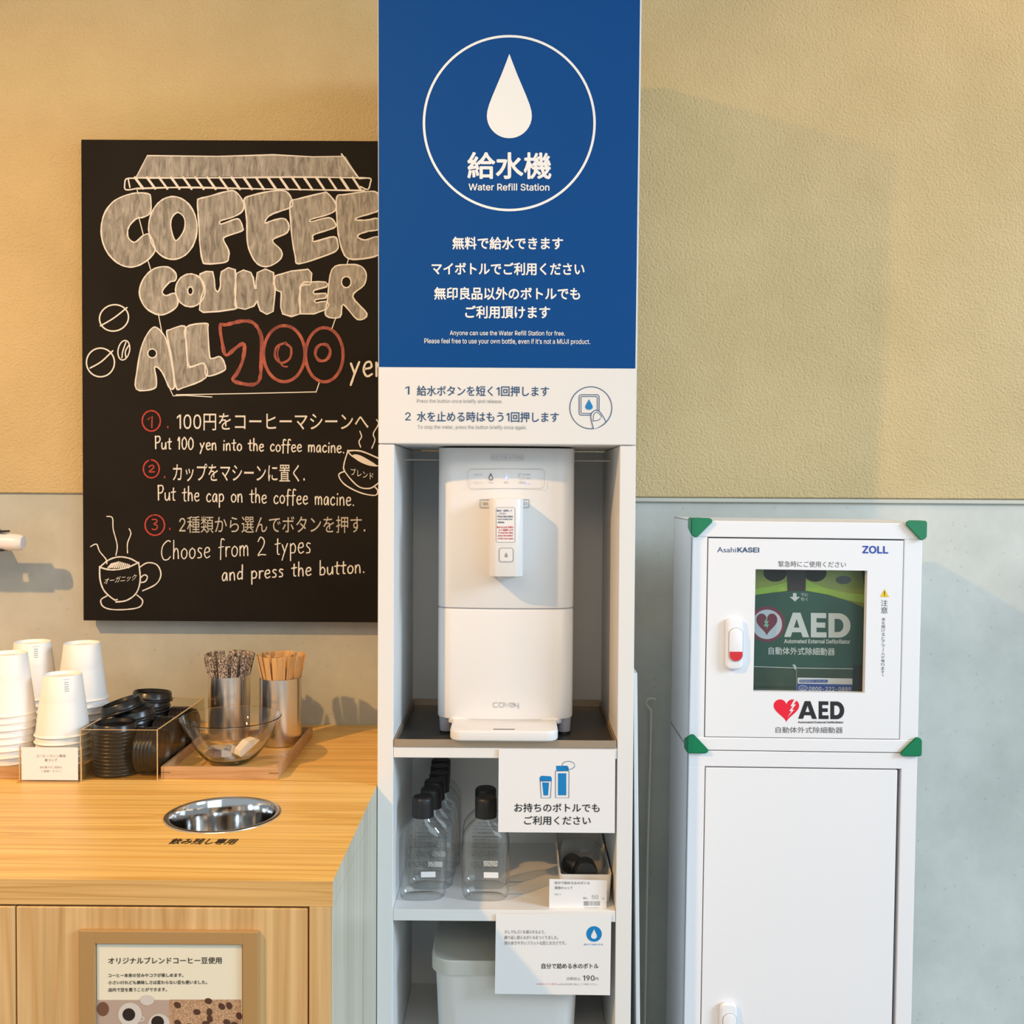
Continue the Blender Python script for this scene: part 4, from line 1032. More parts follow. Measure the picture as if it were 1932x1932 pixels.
# hand lettering: single-stroke letters on a unit grid (x-height 0.55, capitals 1)
HW = {
    'P': (0.55, [[(0.05, 1.02), (0.07, 0)], [(0.02, 0.95), (0.4, 1.0), (0.5, 0.75), (0.35, 0.52), (0.06, 0.48)]]),
    'C': (0.8, [[(0.7, 0.95), (0.5, 1.0), (0.15, 0.75), (0.05, 0.35), (0.2, 0.02), (0.5, 0.0), (0.7, 0.15)]]),
    'T': (0.62, [[(0.0, 0.86), (0.6, 0.98)], [(0.3, 0.95), (0.28, 0)]]),
    'u': (0.5, [[(0.03, 0.5), (0.05, 0.12), (0.2, 0.0), (0.38, 0.2), (0.42, 0.52)], [(0.42, 0.52), (0.44, 0.02)]]),
    't': (0.4, [[(0.2, 0.85), (0.18, 0.1), (0.32, 0.02)], [(0.0, 0.56), (0.38, 0.6)]]),
    'y': (0.5, [[(0.03, 0.5), (0.2, 0.12)], [(0.42, 0.55), (0.2, 0.1), (0.02, -0.32)]]),
    'e': (0.48, [[(0.06, 0.28), (0.38, 0.34), (0.34, 0.54), (0.12, 0.5), (0.03, 0.22), (0.18, 0.0), (0.42, 0.08)]]),
    'n': (0.5, [[(0.04, 0.52), (0.05, 0.0)], [(0.05, 0.32), (0.2, 0.54), (0.36, 0.46), (0.4, 0.0)]]),
    'i': (0.2, [[(0.09, 0.5), (0.08, 0.0)], [(0.11, 0.72), (0.12, 0.78)]]),
    'o': (0.5, [[(0.25, 0.54), (0.06, 0.4), (0.06, 0.12), (0.24, 0.0), (0.42, 0.15), (0.42, 0.42), (0.22, 0.55)]]),
    'h': (0.5, [[(0.06, 0.98), (0.05, 0.0)], [(0.05, 0.3), (0.2, 0.54), (0.36, 0.44), (0.4, 0.0)]]),
    'c': (0.45, [[(0.38, 0.46), (0.24, 0.55), (0.05, 0.34), (0.08, 0.08), (0.26, 0.0), (0.4, 0.1)]]),
    'f': (0.38, [[(0.4, 0.92), (0.24, 0.98), (0.16, 0.75), (0.13, -0.12)], [(0.0, 0.52), (0.34, 0.56)]]),
    'm': (0.72, [[(0.04, 0.52), (0.05, 0.0)], [(0.05, 0.34), (0.2, 0.54), (0.32, 0.42), (0.33, 0.0)], [(0.33, 0.34), (0.48, 0.54), (0.6, 0.42), (0.62, 0.0)]]),
    'a': (0.5, [[(0.38, 0.46), (0.22, 0.55), (0.04, 0.3), (0.1, 0.02), (0.28, 0.08), (0.39, 0.5)], [(0.39, 0.5), (0.42, 0.0)]]),
    'p': (0.5, [[(0.05, 0.54), (0.05, -0.36)], [(0.05, 0.4), (0.25, 0.55), (0.42, 0.36), (0.34, 0.08), (0.06, 0.06)]]),
    's': (0.42, [[(0.34, 0.5), (0.16, 0.54), (0.08, 0.4), (0.3, 0.22), (0.28, 0.04), (0.05, 0.02)]]),
    'r': (0.36, [[(0.05, 0.52), (0.06, 0.0)], [(0.06, 0.3), (0.16, 0.5), (0.34, 0.5)]]),
    'd': (0.5, [[(0.38, 0.46), (0.2, 0.54), (0.04, 0.28), (0.12, 0.02), (0.34, 0.1)], [(0.42, 1.0), (0.4, 0.0)]]),
    'b': (0.5, [[(0.06, 1.0), (0.05, 0.02)], [(0.05, 0.34), (0.24, 0.54), (0.42, 0.34), (0.34, 0.04), (0.06, 0.02)]]),
    '1': (0.3, [[(0.02, 0.7), (0.16, 0.95), (0.15, 0.0)]]),
    '0': (0.55, [[(0.26, 0.95), (0.06, 0.7), (0.06, 0.2), (0.25, 0.0), (0.46, 0.25), (0.46, 0.7), (0.25, 0.96)]]),
    '2': (0.7, [[(0.05, 0.75), (0.25, 0.98), (0.5, 0.8), (0.45, 0.5), (0.05, 0.02), (0.3, 0.05), (0.62, 0.02)]]),
    '.': (0.2, [[(0.08, 0.02), (0.1, -0.02)]]),
    ' ': (0.42, []),
}


def hand(d, s, x0, x1, yb0, yb1, h, wd, sp=0.1):
    W = sum(HW[c][0] + sp for c in s) - sp
    k = (x1 - x0) / W
    x = 0
    for c in s:
        wch, st = HW[c]
        jy = random.uniform(-0.02, 0.02)
        for q in st:
            pts = [(x0 + (x + px) * k, (yb0 + (yb1 - yb0) * (x + px) / W) - (py + jy) * h) for px, py in q]
            d.line(pts, wd, 5 if len(pts) > 2 else 0, jit=0.15)
        x += wch + sp


wr = Print(sb, 0.0006, **D2)
wr.text('100円をコーヒーマシーンへ', 645, 132, 1850, 240, tilt=0, bold=0.004)
wr.text('カップをマシーンに置く.', 620, 448, 1450, 560, tilt=5, bold=0.004)
hand(wr, 'Put 100 yen into the coffee macine.', 508, 1700, 355, 380, 78, 8)
wr.done('chalk_lettering', M['chalk'], cb)
wr = Print(sb, 0.0006, **D2)
hand(wr, 'Put the cap on the coffee macine.', 525, 1762, 678, 712, 92, 7.5)
wr.done('chalk_lettering', M['chalk'], cb)
wr = Print(sb, 0.0006, **D2)
hand(wr, 'Choose from 2 types', 545, 1490, 1052, 1010, 118, 7)
hand(wr, 'and press the button.', 928, 1828, 1184, 1132, 90, 8)
wr.done('chalk_lettering', M['chalk'], cb)
wr = Print(sb, 0.0006, **D2)
hand(wr, 'yen', 1735, 1960, 1535 - 1632, 1530 - 1632, 165, 13)
wr.done('chalk_lettering', M['chalk'], cb)
wr = Print(sb, 0.0006, **D2)
# mugs
MUG = (
        ([(160, 1095), (163, 1180), (190, 1250), (250, 1303), (270, 1302)], 9, 5), ([(262, 1318), (330, 1308), (390, 1262), (415, 1180), (405, 1070)], 9, 5),
        ([(160, 1100), (215, 1055), (280, 1035), (350, 1045), (405, 1075)], 9, 5), ([(160, 1100), (230, 1116), (320, 1106), (402, 1072)], 9, 5),
        ([(412, 1100), (460, 1072), (520, 1085), (545, 1145), (515, 1205), (430, 1248)], 8, 5), ([(415, 1168), (440, 1148), (460, 1160), (448, 1188), (422, 1196)], 8, 5),
        ([(205, 1280), (168, 1305), (180, 1345), (235, 1365), (330, 1365), (410, 1350), (430, 1310), (395, 1275)], 8, 5),
        ([(205, 780), (240, 790), (245, 860), (270, 960), (262, 1025)], 7, 5), ([(345, 858), (356, 890), (335, 950), (335, 1010)], 7, 5), ([(103, 970), (140, 955), (160, 1000), (200, 1050), (205, 1078)], 7, 5),
        ([(1720, 368), (1800, 370), (1905, 412), (1980, 450)], 9, 5), ([(1718, 365), (1745, 400), (1820, 440), (1960, 475)], 7, 5), ([(1720, 370), (1696, 450), (1702, 500), (1780, 588), (1850, 605), (1900, 580), (1960, 520)], 8, 5),
        ([(1700, 497), (1662, 520), (1700, 580), (1800, 632), (1890, 648), (1908, 620), (1890, 596)], 8, 5),
        ([(1795, 245), (1806, 280), (1790, 310), (1800, 345)], 7, 5), ([(1900, 172), (1912, 200), (1880, 260), (1890, 300), (1870, 352)], 7, 5))
for pts, wd, sm in MUG:
    if pts[0][0] < 1000:
        wr.line(pts, wd, sm, jit=0.15)
for i in range(11):
    wr.line([(212 + i * 13, 1104 - (i % 3)), (235 + i * 11, 1066 + abs(i - 4) * 3)], 9)
wr.text('オーガニック', 185, 1168, 385, 1208, tilt=-26, bold=0.0, shear=10)
wr.done('chalk_mug_drawing', M['chalk'], cb)
wr = Print(sb, 0.0006, **D2)
for pts, wd, sm in MUG:
    if pts[0][0] > 1000:
        wr.line(pts, wd, sm, jit=0.15)
wr.poly(spline([(1748, 396), (1800, 398), (1905, 462), (1850, 460), (1785, 432)], 4, True))
wr.text('ブレンド', 1738, 474, 1880, 520, tilt=32, bold=0.0)
wr.done('chalk_mug_drawing', M['chalk'], cb)
for rg, ls in (((250, -467, 92, 82, 9, -0.3), ([(165, -417), (250, -467), (332, -532)],)), ((165, -187, 88, 90, 9, 0), ([(100, -152), (170, -192), (242, -260)],)),
               ((312, -264, 36, 62, 8, 0.2), ([(300, -217), (305, -257), (325, -314)], [(325, -217), (322, -257), (345, -297)]))):
    wr = Print(sb, 0.0006, **D2)
    wr.ring(*rg[:5], rot=rg[5])
    for q in ls:
        wr.line(q, rg[4], 4)
    wr.done('chalk_bean_drawing', M['chalk'], cb)
wr = Print(sb, 0.0006, **D2)
wr.text('2種類から選んでボタンを押す.', 660, 778, 1830, 885, tilt=0)
wr.done('faint_chalk_lettering', M['chalk_thin'], cb, 'fainter chalk line of writing')

# ------------------------------------------------------------------ white shelving unit
SF = 1.677
SBK = 1.997
SX0 = P(712.6, 1250, SF).x
SX1 = P(742.6, 1250, SF).x
SX2 = P(1166.2, 1250, SF).x
SX3 = P(1196.2, 1250, SF).x
ZS1 = P(955, 1410.5, SF).z      # top of upper shelf
ZS1b = P(955, 1431, SF).z
ZS2 = P(955, 1717.6, SF).z
ZS2b = P(955, 1738.8, SF).z
ZS3 = G(775, 1855, 0).z if False else (EYE + (P(775, 1855, SBK).z - EYE))
ZTOP = P(955, 838.5, SF).z      # underside of header
sh = thing('shelving_unit', 'tall white open shelving unit holding the water dispenser', 'shelf', ((SX0 + SX3) / 2, SBK, 0))
for a, b in ((SX0, SX1), (SX2, SX3)):
    link('side_panel', B(a, b, SF, SBK + 0.008, 0, ZTOP - 0.0012, 0.0008, 1), M['white'], sh)
link('back_panel', B(SX1, SX2, SBK, SBK + 0.008, 0.02, ZTOP - 0.0012), M['white'], sh)
for zt, zb_ in ((ZS1, ZS1b), (ZS2, ZS2b), (ZS3, ZS3 - 0.018), (0.10, 0.082)):
    link('shelf', B(SX1 + 0.0004, SX2 - 0.0004, SF + 0.001, SBK, zb_, zt, 0.0006, 1), M['white'], sh)
for x in (SX1, SX2):   # bar that keeps the dispenser from tipping
    pass
zr = P(770, 867.5, 1.80).z
link('safety_wire', tube([(SX1, 1.80, zr), (SX2, 1.80, zr)], 0.0009, 8), M['steel'], sh)

# header sign on top of the unit
LEAN = 0.030
ZH = P(960, -60, SF).z
hs = thing('header_sign', 'blue and white water refill sign box standing on the shelving unit', 'sign', ((SX0 + SX3) / 2, SF + 0.16, ZTOP))


def hy(z):
    return SF - LEAN * (z - ZTOP)


t = bmesh.new()
vs = [t.verts.new(p) for p in ((SX0, SF, ZTOP), (SX3, SF, ZTOP), (SX3, SBK, ZTOP), (SX0, SBK, ZTOP), (SX0, hy(ZH), ZH), (SX3, hy(ZH), ZH), (SX3, SBK, ZH), (SX0, SBK, ZH))]
for f in ((0, 1, 2, 3), (4, 7, 6, 5), (0, 4, 5, 1), (1, 5, 6, 2), (2, 6, 7, 3), (3, 7, 4, 0)):
    t.faces.new([vs[i] for i in f])
bmesh.ops.recalc_face_normals(t, faces=t.faces)
bmesh.ops.bevel(t, geom=list(t.edges), offset=0.0012, segments=2, affect='EDGES')
link('box', t, M['white'], hs)
sp_ = plane((0, SF, ZTOP), (0, -1, -LEAN))
zblue = P(955, 696, SF).z
d = Print(lambda x, z, l: Vector((x, hy(z) - l, z)), 0.0003)
d.poly([(SX0 + 0.0012, zblue + 0.0014), (SX3 - 0.0028, zblue + 0.0014), (SX3 - 0.0028, ZH - 0.002), (SX0 + 0.0012, ZH - 0.002)])
d.done('blue_panel', M['blue'], hs)
d = Print(sp_, 0.0007)
d.ring(960.8, 232.3, 161, 164, 4.6, 96)


def drop(cx, top, bot, hwid):
    H = bot - top
    r = hwid
    cy = bot - r
    pts = [(cx, top)]
    side = [(0.12, 0.17), (0.25, 0.36), (0.37, 0.55), (0.50, 0.755), (0.60, 0.90), (0.68, 0.98)]
    side = [(cx + hwid * b_, top + H * a_) for a_, b_ in side]
    arc = [(cx + hwid * math.cos(a), (top + 0.735 * H) + (0.265 * H) * math.sin(a)) for a in [PI * i / 18 for i in range(0, 19)]]
    left = [(2 * cx - x, y) for x, y in reversed(side)]
    return pts + side + arc + left


d.poly(drop(961, 101.6, 260.8, 42.5))
d.text('給水機', 881.6, 286.4, 1040.5, 337.5, tilt=0.8, bold=0.022)
d.text('Water Refill Station', 884, 345.8, 1036.6, 359.4, tilt=0.6, bold=0.018)
for s, a, b_, c, e in (('無料で給水できます', 853.3, 446.4, 1062.4, 470.7), ('マイボトルでご利用ください', 814.3, 494.7, 1102.8, 519), ('無印良品以外のボトルでも', 819, 541.2, 1094.6, 565.6), ('ご利用頂けます', 877.6, 576.3, 1038, 600.8)):
    d.text(s, a, b_, c, e, tilt=0.8, bold=0.024)
d.text('Anyone can use the Water Refill Station for free.', 848.6, 623.3, 1065.9, 634.6, tilt=1, bold=0.010)
d.text('Please feel free to use your own bottle, even if it\u2019s not a MUJI product.', 800.6, 638.2, 1113.4, 650.2, tilt=1.5, bold=0.010)
d.done('lettering', M['ink_white'], hs)
d = Print(sp_, 0.0004)
d.text('1', 764.5, 729, 772.5, 744.2, bold=0.004)
d.text('給水ボタンを短く1回押します', 786.6, 727.4, 1036, 747, tilt=1.2, bold=0.012)
d.text('2', 764.5, 778, 775, 793, bold=0.004)
d.text('水を止める時はもう1回押します', 786.6, 776, 1054.5, 795.6, tilt=1.4, bold=0.012)
d.ring(1114.7, 769.3, 39.6, 39.6, 1.5)
d.frame(1092, 744, 1131, 784, 5, 1.4)
d.frame(1095.6, 747.5, 1127.4, 780.5, 3, 1.2)
d.done('navy_lettering', M['navy'], hs)
d = Print(sp_, 0.0004)
d.text('Press the button once briefly and release.', 786.6, 752.6, 948, 761.6, tilt=0.8)
d.done('grey_lettering', M['grey_ink'], hs)
d = Print(sp_, 0.0004)
d.text('To stop the water, press the button briefly once again.', 788, 801.6, 993.8, 810.8, tilt=1)
d.done('grey_lettering', M['grey_ink'], hs)
d = Print(sp_, 0.0006)
d.poly([(1119.8, 809.0), (1115, 788), (1116.5, 779), (1124, 774), (1132, 777.5), (1143, 795), (1134, 803), (1127, 807)])
d.done('icon_finger', M['white'], hs)
d = Print(sp_, 0.0008)
d.line([(1119.8, 808.5), (1115, 789), (1116.5, 779.5), (1124, 774), (1132.5, 778), (1143, 795.5)], 1.5, 5)
d.line([(1119, 794), (1120, 783), (1125.5, 777.5), (1132, 782), (1135, 787)], 1.3, 5)
d.line([(1119, 794.5), (1128, 793), (1133, 789.5)], 1.3, 4)
d.done('icon_outline', M['navy'], hs)
d = Print(sp_, 0.0007)
d.poly(drop(1111.3, 753, 773, 7))
d.done('icon_drop', M['sky'], hs)

# metal tray
ZT = ZS1
tr = thing('metal_tray', 'shallow dark metal tray under the white water dispenser', 'tray', ((SX1 + SX2) / 2, 1.83, ZT))
tx0, tx1 = SX1 + 0.0012, SX2 - 0.0015
zt = ZT + 0.0128
bm = bmesh.new()
box(bm, tx0, tx1, SF - 0.001, SF + 0.0012, ZT + 0.0002, zt, 0.0004, 1)
box(bm, tx0, tx0 + 0.002, SF + 0.0012, SBK - 0.004, ZT + 0.0002, zt)
box(bm, tx1 - 0.002, tx1, SF + 0.0012, SBK - 0.004, ZT + 0.0002, zt)
box(bm, tx0, tx1, SBK - 0.006, SBK - 0.004, ZT + 0.0002, zt + 0.001)
link('rim', bm, M['tray_steel'], tr)
link('base', B(tx0 + 0.002, tx1 - 0.002, SF + 0.0012, SBK - 0.006, ZT + 0.0002, ZT + 0.0014), M['tray_floor'], tr)
ZF = ZT + 0.0014

# ------------------------------------------------------------------ water dispenser
DF = 1.745
wx0, wx1 = P(823.5, 1250, DF).x, P(1083, 1250, DF).x
wz1 = P(955, 845, DF).z
wz0 = P(955, 1360, DF).z
wzs = P(955, 1148.5, DF).z
DB = 1.955
dp = thing('water_dispenser', 'white countertop water dispenser with a front tap inside the shelving unit', 'water dispenser', ((wx0 + wx1) / 2, 1.85, ZF))
cxm = (wx0 + wx1) / 2


def body_outline(inset=0.0):
    hw = (wx1 - wx0) / 2 - inset
    r = 0.030
    pts = []
    # convex front, rounded corners
    for i in range(13):
        u = -1 + 2 * i / 12
        pts.append((cxm + u * (hw - r), DF + inset + 0.006 * u * u))
    for i in range(1, 8):
        a = -PI / 2 + PI / 2 * i / 8
        pts.append((cxm + hw - r + r * math.cos(a), DF + inset + 0.006 + r + r * math.sin(a)))
    pts.append((cxm + hw, DF + inset + 0.006 + r))
    pts.append((cxm + hw, DB - 0.01))
    pts.append((cxm + hw - 0.01, DB))
    pts.append((cxm - hw + 0.01, DB))
    pts.append((cxm - hw, DB - 0.01))
    pts.append((cxm - hw, DF + inset + 0.006 + r))
    for i in range(1, 8):
        a = PI + PI / 2 * i / 8
        pts.append((cxm - hw + r + r * math.cos(a), DF + inset + 0.006 + r + r * math.sin(a)))
    return pts


link('upper_body', prism(body_outline(), 'z', wzs + 0.0006, wz1, 0.0012, 2), M['white_gloss'], dp, smooth=True, angle=0.5)
link('lower_body', prism(body_outline(), 'z', wz0, wzs - 0.0006, 0.0045, 3), M['white_gloss'], dp, smooth=True, angle=0.5)
link('seam', prism(body_outline(0.0015), 'z', wzs - 0.001, wzs + 0.001), M['grey_leg'], dp)
# underside step
link('skirt', prism(rrect(cxm - 0.098, cxm + 0.098, DF + 0.004, DB - 0.02, 0.012), 'z', wz0 - 0.006, wz0 + 0.004, 0.001), M['white_gloss'], dp, smooth=True)
for sx in (-1, 1):
    for yy in (DF + 0.030, DB - 0.03):
        mt = Matrix.Translation((cxm + sx * 0.1015, yy, ZF))
        lg = link('leg', lathe([(0.0118, 0.004), (0.0135, wz0 - ZF + 0.002)], 24, None, mt, True, True), M['grey_leg'], dp, smooth=True)
        link('rubber_foot', lathe([(0.0122, 0), (0.0122, 0.0042)], 24, None, mt, True, True), M['black_matte'], lg, smooth=True)
# drip tray
zd1 = P(950, 1379.6, 1.664).z
dt0, dt1 = P(848, 1385, 1.666).x, P(1053.5, 1385, 1.666).x
dtr = link('drip_tray', prism(rrect(dt0, dt1, 1.664, 1.752, (0.004, 0.004, 0.02, 0.02)), 'z', zt + 0.0005, zd1, 0.003, 3), M['white_gloss'], dp, smooth=True)
cx = P(951, 1377, 1.68).x
link('slot', prism(rrect(cx - 0.018, cx + 0.018, 1.6755, 1.6790, 0.0015, 4), 'z', zd1 - 0.0005, zd1 + 0.0003), M['gap'], dtr)
# tap
TF = 1.690
ax0, ax1 = P(922, 1015, TF).x, P(987, 1015, TF).x
az0, az1 = P(955, 1088, TF).z, P(955, 941, TF).z
tp = link('tap', prism(rrect(ax0, ax1, TF, DF + 0.004, (0.001, 0.001, 0.014, 0.014), 8), 'z', az0, az1, 0.0012, 2), M['white_gloss'], dp, smooth=True, angle=0.5)
mt = Matrix.Translation(((ax0 + ax1) / 2 + 0.001, TF + 0.026, az0 - 0.0065))
link('nozzle', lathe([(0.0125, 0), (0.0145, 0.002), (0.015, 0.007)], 28, None, mt, True), M['white_gloss'], tp, smooth=True)
st = vertical(TF)
d = Print(st, 0.0004)
d.frame(936, 957, 972, 1023.5, 3.5, 0.9)
d.done('sticker_border', M['grey_ink'], tp)
d = Print(st, 0.0003)
d.poly(rrect(936.5, 971.5, 957.5, 1023, 3))
d.done('sticker', M['paper'], tp)
d = Print(st, 0.0006)
for i, (s, a, b_) in enumerate((('●短く1回押して', 937.5, 966), ('ください', 940.5, 955.5), ('Press the button', 939, 967.5), ('once briefly and', 939, 966.5), ('release.', 939, 952))):
    y = 961.5 + i * 5.4
    d.text(s, a, y, b_, y + 4.0, bold=0.01, res=2)
d.done('blue_lettering', M['navy'], tp)
d = Print(st, 0.0006)
for i, (s, a, b_) in enumerate((('●水を止める時は', 937.5, 969), ('もう1回押します', 941, 968.5), ('To stop the water,', 939.5, 968.5), ('press the button', 939.5, 967.5), ('briefly once again.', 939.5, 969.5))):
    y = 992.5 + i * 5.4
    d.text(s, a, y, b_, y + 4.2, bold=0.015, res=2)
d.done('red_lettering', M['red_ink'], tp)
d = Print(st, 0.0004)
d.frame(941, 1033.5, 969, 1061, 5, 1.1)
d.done('button_outline', M['grey_ink'], tp)
bx_, bz_ = P(955, 1047, TF).x, P(955, 1047, TF).z
link('button', prism(rrect(bx_ - 0.0105, bx_ + 0.0105, bz_ - 0.0105, bz_ + 0.0105, 0.004), 'y', TF - 0.0008, TF + 0.0005, 0.0003, 1), M['white_gloss'], tp)
d = Print(vertical(TF - 0.0008), 0.0003)
d.poly(drop(955, 1042, 1051.5, 3.2))
d.done('button_drop', M['grey_ink'], tp)
sd = vertical(DF)
d = Print(sd, 0.0006)
d.frame(905, 942, 998.5, 958, 0.3, 1.2)
d.text('給水', 911, 947, 921, 953, bold=0.01)
d.text('い', 988, 947, 994, 953, bold=0.01)
d.done('notice', M['grey_ink'], dp)
d = Print(sd, 0.0008)
d.frame(882, 884, 1028, 922, 8, 0.9)
d.text('WATER STAND', 926, 859.5, 989, 866.5)
d.line([(926, 857), (989, 857)], 0.6)
d.line([(926, 869), (989, 869)], 0.6)
d.text('水抜き消灯', 895, 893, 911, 897, res=2)
d.text('給水ロック', 893, 908, 911, 912, res=2)
d.text('浄水', 921, 908, 931, 912, res=2)
d.text('常温', 951, 908, 959, 912, res=2)
d.text('連続給水', 979, 908, 995, 912, res=2)
d.line([(979, 894), (981, 905), (987, 905), (989, 894), (979, 894)], 0.8)
for y in (893, 900):
    d.line([(993, y + 2), (1000, y + 2)], 1.6)
d.done('panel_marks', M['pale_ink'], dp)
d = Print(sd, 0.0009)
d.line(drop(926, 893.5, 905.5, 3.6) + [(926, 893.5)], 1.2)
d.done('panel_drop', M['black_ink'], dp)
d = Print(sd, 0.0009)
d.poly(drop(955, 894, 905, 3.2))
lit = bpy.data.materials.new('indicator_light')
lit.use_nodes = True
b_ = lit.node_tree.nodes['Principled BSDF']
b_.inputs['Base Color'].default_value = (0.45, 0.5, 0.9, 1)
b_.inputs['Emission Color'].default_value = (0.5, 0.55, 1, 1)
b_.inputs['Emission Strength'].default_value = 0.75
d.done('indicator_light', lit, dp)
d = Print(sd, 0.0009)
d.ell(994, 911, 3.0, 1.6, 12)
d.done('indicator_light', lit, dp)
d = Print(sd, 0.0008)
for pts in ([(940, 1326), (932, 1326), (930, 1330), (932, 1334), (940, 1334)], [(945, 1326), (952, 1326), (954, 1330), (952, 1334), (945, 1334), (943, 1330), (945, 1326)], [(956, 1326), (958, 1334), (961, 1327), (964, 1334), (966, 1326)],):
    d.line([(930 + (x - 930) * 0.86, y) for x, y in pts], 1.0)
d.line([(963, 1326.5), (969, 1326.5), (970.5, 1328), (970.5, 1334), (963.5, 1334), (962.5, 1332), (964, 1330), (970, 1330)], 1.0)
d.line([(972, 1326.5), (972, 1330.5), (973, 1332), (978, 1332)], 1.0)
d.line([(978, 1326.5), (978, 1337)], 1.0)
d.done('maker_lettering', M['grey_ink'], dp)

# ------------------------------------------------------------------ bottles
def sup(a, b, z, n=3.0, seg=44):
    out = []
    for i in range(seg):
        t_ = 2 * PI * i / seg
        c, s = math.cos(t_), math.sin(t_)
        out.append((a * math.copysign(abs(c) ** (2 / n), c), b * math.copysign(abs(s) ** (2 / n), s), z))
    return out


def bottle(name, label, group):
    t = thing(name, label, 'bottle', group=group)
    secs = [sup(0.030, 0.016, 0.0025), sup(0.034, 0.019, 0.0), sup(0.0385, 0.0215, 0.005), sup(0.0405, 0.0225, 0.016), sup(0.0408, 0.0225, 0.06), sup(0.0404, 0.0223, 0.10, 2.9), sup(0.0375, 0.0215, 0.113, 2.7), sup(0.030, 0.0195, 0.124, 2.4), sup(0.0215, 0.0172, 0.132, 2.1), sup(0.0160, 0.0155, 0.138, 2.0), sup(0.0150, 0.0150, 0.143, 2.0)]
    link('body', loft(secs), M['pet'], t, world=False, smooth=True, angle=1.2)
    pr = [(0.0, 0.1725), (0.0155, 0.1725), (0.0178, 0.1705), (0.0184, 0.1685)]
    link('cap', lathe([(0.0150, 0.1385), (0.0186, 0.1385), (0.0187, 0.160)] + pr[::-1], 40), M['black_matte'], t, world=False, smooth=True)
    d_ = Print(lambda x, z, l: Vector((x, -0.0229 - l, z)), 0.0)
    d_.rect(-0.023, 0.0922, 0.023, 0.0934)
    for i, (a, b2) in enumerate(((-0.012, 0.016), (-0.022, 0.02), (-0.018, 0.021), (-0.022, 0.012))):
        z = 0.116 - i * 0.0058
        s = 'ボトル飲料水' if i % 2 else '給水して使える水のボトル'
        d_.text(s, a, z + 0.0028, b2, z, res=1)
    for k in range(7):
        z = 0.0885 - k * 0.0026
        d_.text('飲み終わったら洗って繰り返し使用' if k % 2 else '使用上の注意事項をお読みください', -0.022, z + 0.0018, 0.022, z, res=1)
    for k in range(4):
        x = -0.0185 + k * 0.0115
        d_.ring(x, 0.0635, 0.0046, 0.0046, 0.0007, 24)
        d_.line([(x - 0.003, 0.0605), (x + 0.003, 0.0665)], 0.0007)
    bmesh.ops.recalc_face_normals(d_.bm, faces=d_.bm.faces)
    link('printed_label', d_.bm, M['label_ink'], t, world=False)
    link('sticker', B(-0.002, 0.0225, -0.0233, -0.0229, 0.0415, 0.051), M['paper'], t, world=False)
    return t


ZB2 = ZS2 + 0.0003
g = 'clear refill bottles standing on the shelf'
proto = bottle('bottle', 'clear flat bottle at the front of the deep row of six', g)
rows = [(798, 1507, 0), (813.5, 1490, 1), (820, 1472, 2), (829, 1458, 3), (830.5, 1445, 4), (832, 1433, 5)]
ys = [1.732, 1.780, 1.828, 1.876, 1.923, 1.969]
words = ['', 'second', 'third', 'fourth', 'fifth']
for px, py, i in rows:
    o = proto if i == 0 else copy_tree(proto)
    q = P(px, py, ys[i])
    o.location = (q.x, ys[i], ZB2)
    o.rotation_euler.z = (0.05, -0.03, 0.02, 0.0, 0.03, -0.02)[i]
    if i:
        o['label'] = ['', 'clear black-capped bottle second from the front in the deep row of six', 'clear black-capped bottle third from the front in the row of six', 'clear black-capped bottle fourth from the front in the row of six', 'clear black-capped bottle fifth from the front in the row of six', 'clear black-capped bottle at the very back of the row of six'][i]
for px, py, Y, lb in ((917, 1506, 1.732, 'clear flat bottle in front of the pair beside the own-bottle sign'), (916.5, 1489, 1.784, 'clear flat bottle behind its twin in the pair beside the own-bottle sign')):
    o = copy_tree(proto)
    o.location = (P(px, py, Y).x, Y, ZB2)
    o.rotation_euler.z = -0.02
    o['label'] = lb

# box of spare caps and bottles
kx0, kx1 = P(1056, 1650, 1.71).x, P(1154, 1650, 1.71).x
kb = thing('storage_box', 'white open plastic box behind the small price tag', 'box', ((kx0 + kx1) / 2, 1.82, ZB2))
y0, y1 = 1.709, 1.95
bm = bmesh.new()
hh = 0.048
o1 = rrect(kx0 + 0.003, kx1 - 0.003, y0 + 0.003, y1, 0.006)
o2 = rrect(kx0, kx1, y0, y1, 0.006)
i1 = rrect(kx0 + 0.0045, kx1 - 0.0045, y0 + 0.0045, y1 - 0.0015, 0.005)
i2 = rrect(kx0 + 0.0018, kx1 - 0.0018, y0 + 0.0018, y1 - 0.0018, 0.005)
link('shell', loft([[(x, y, ZB2 + 0.0002) for x, y in o1], [(x, y, ZB2 + hh) for x, y in o2], [(x, y, ZB2 + hh) for x, y in i2], [(x, y, ZB2 + 0.002) for x, y in i1]]), M['white'], kb, smooth=True, angle=0.5)
o = copy_tree(proto)
q = P(1103, 1643, 1.735)
o.rotation_euler = (math.radians(66), 0, -0.03)
o.location = (q.x - 0.002, 1.722 + 0.1712, ZB2 + 0.0465 - 0.021)
o.rotation_euler = (math.radians(83), 0, 0.03)
o['label'] = 'clear bottle lying in the white box with its black cap forward'
o['group'] = 'spare bottles lying in the white box'
BOT_LIE = o
o2_ = copy_tree(proto)
o2_.rotation_euler = (math.radians(106), 0, -0.10)
o2_.location = (kx0 + 0.030, 1.80 + 0.13, ZB2 + 0.095)
bpy.data.objects.remove(o2_.children[0]) if False else None
for ch in list(o2_.children):
    bpy.data.objects.remove(ch)
bpy.data.objects.remove(o2_)
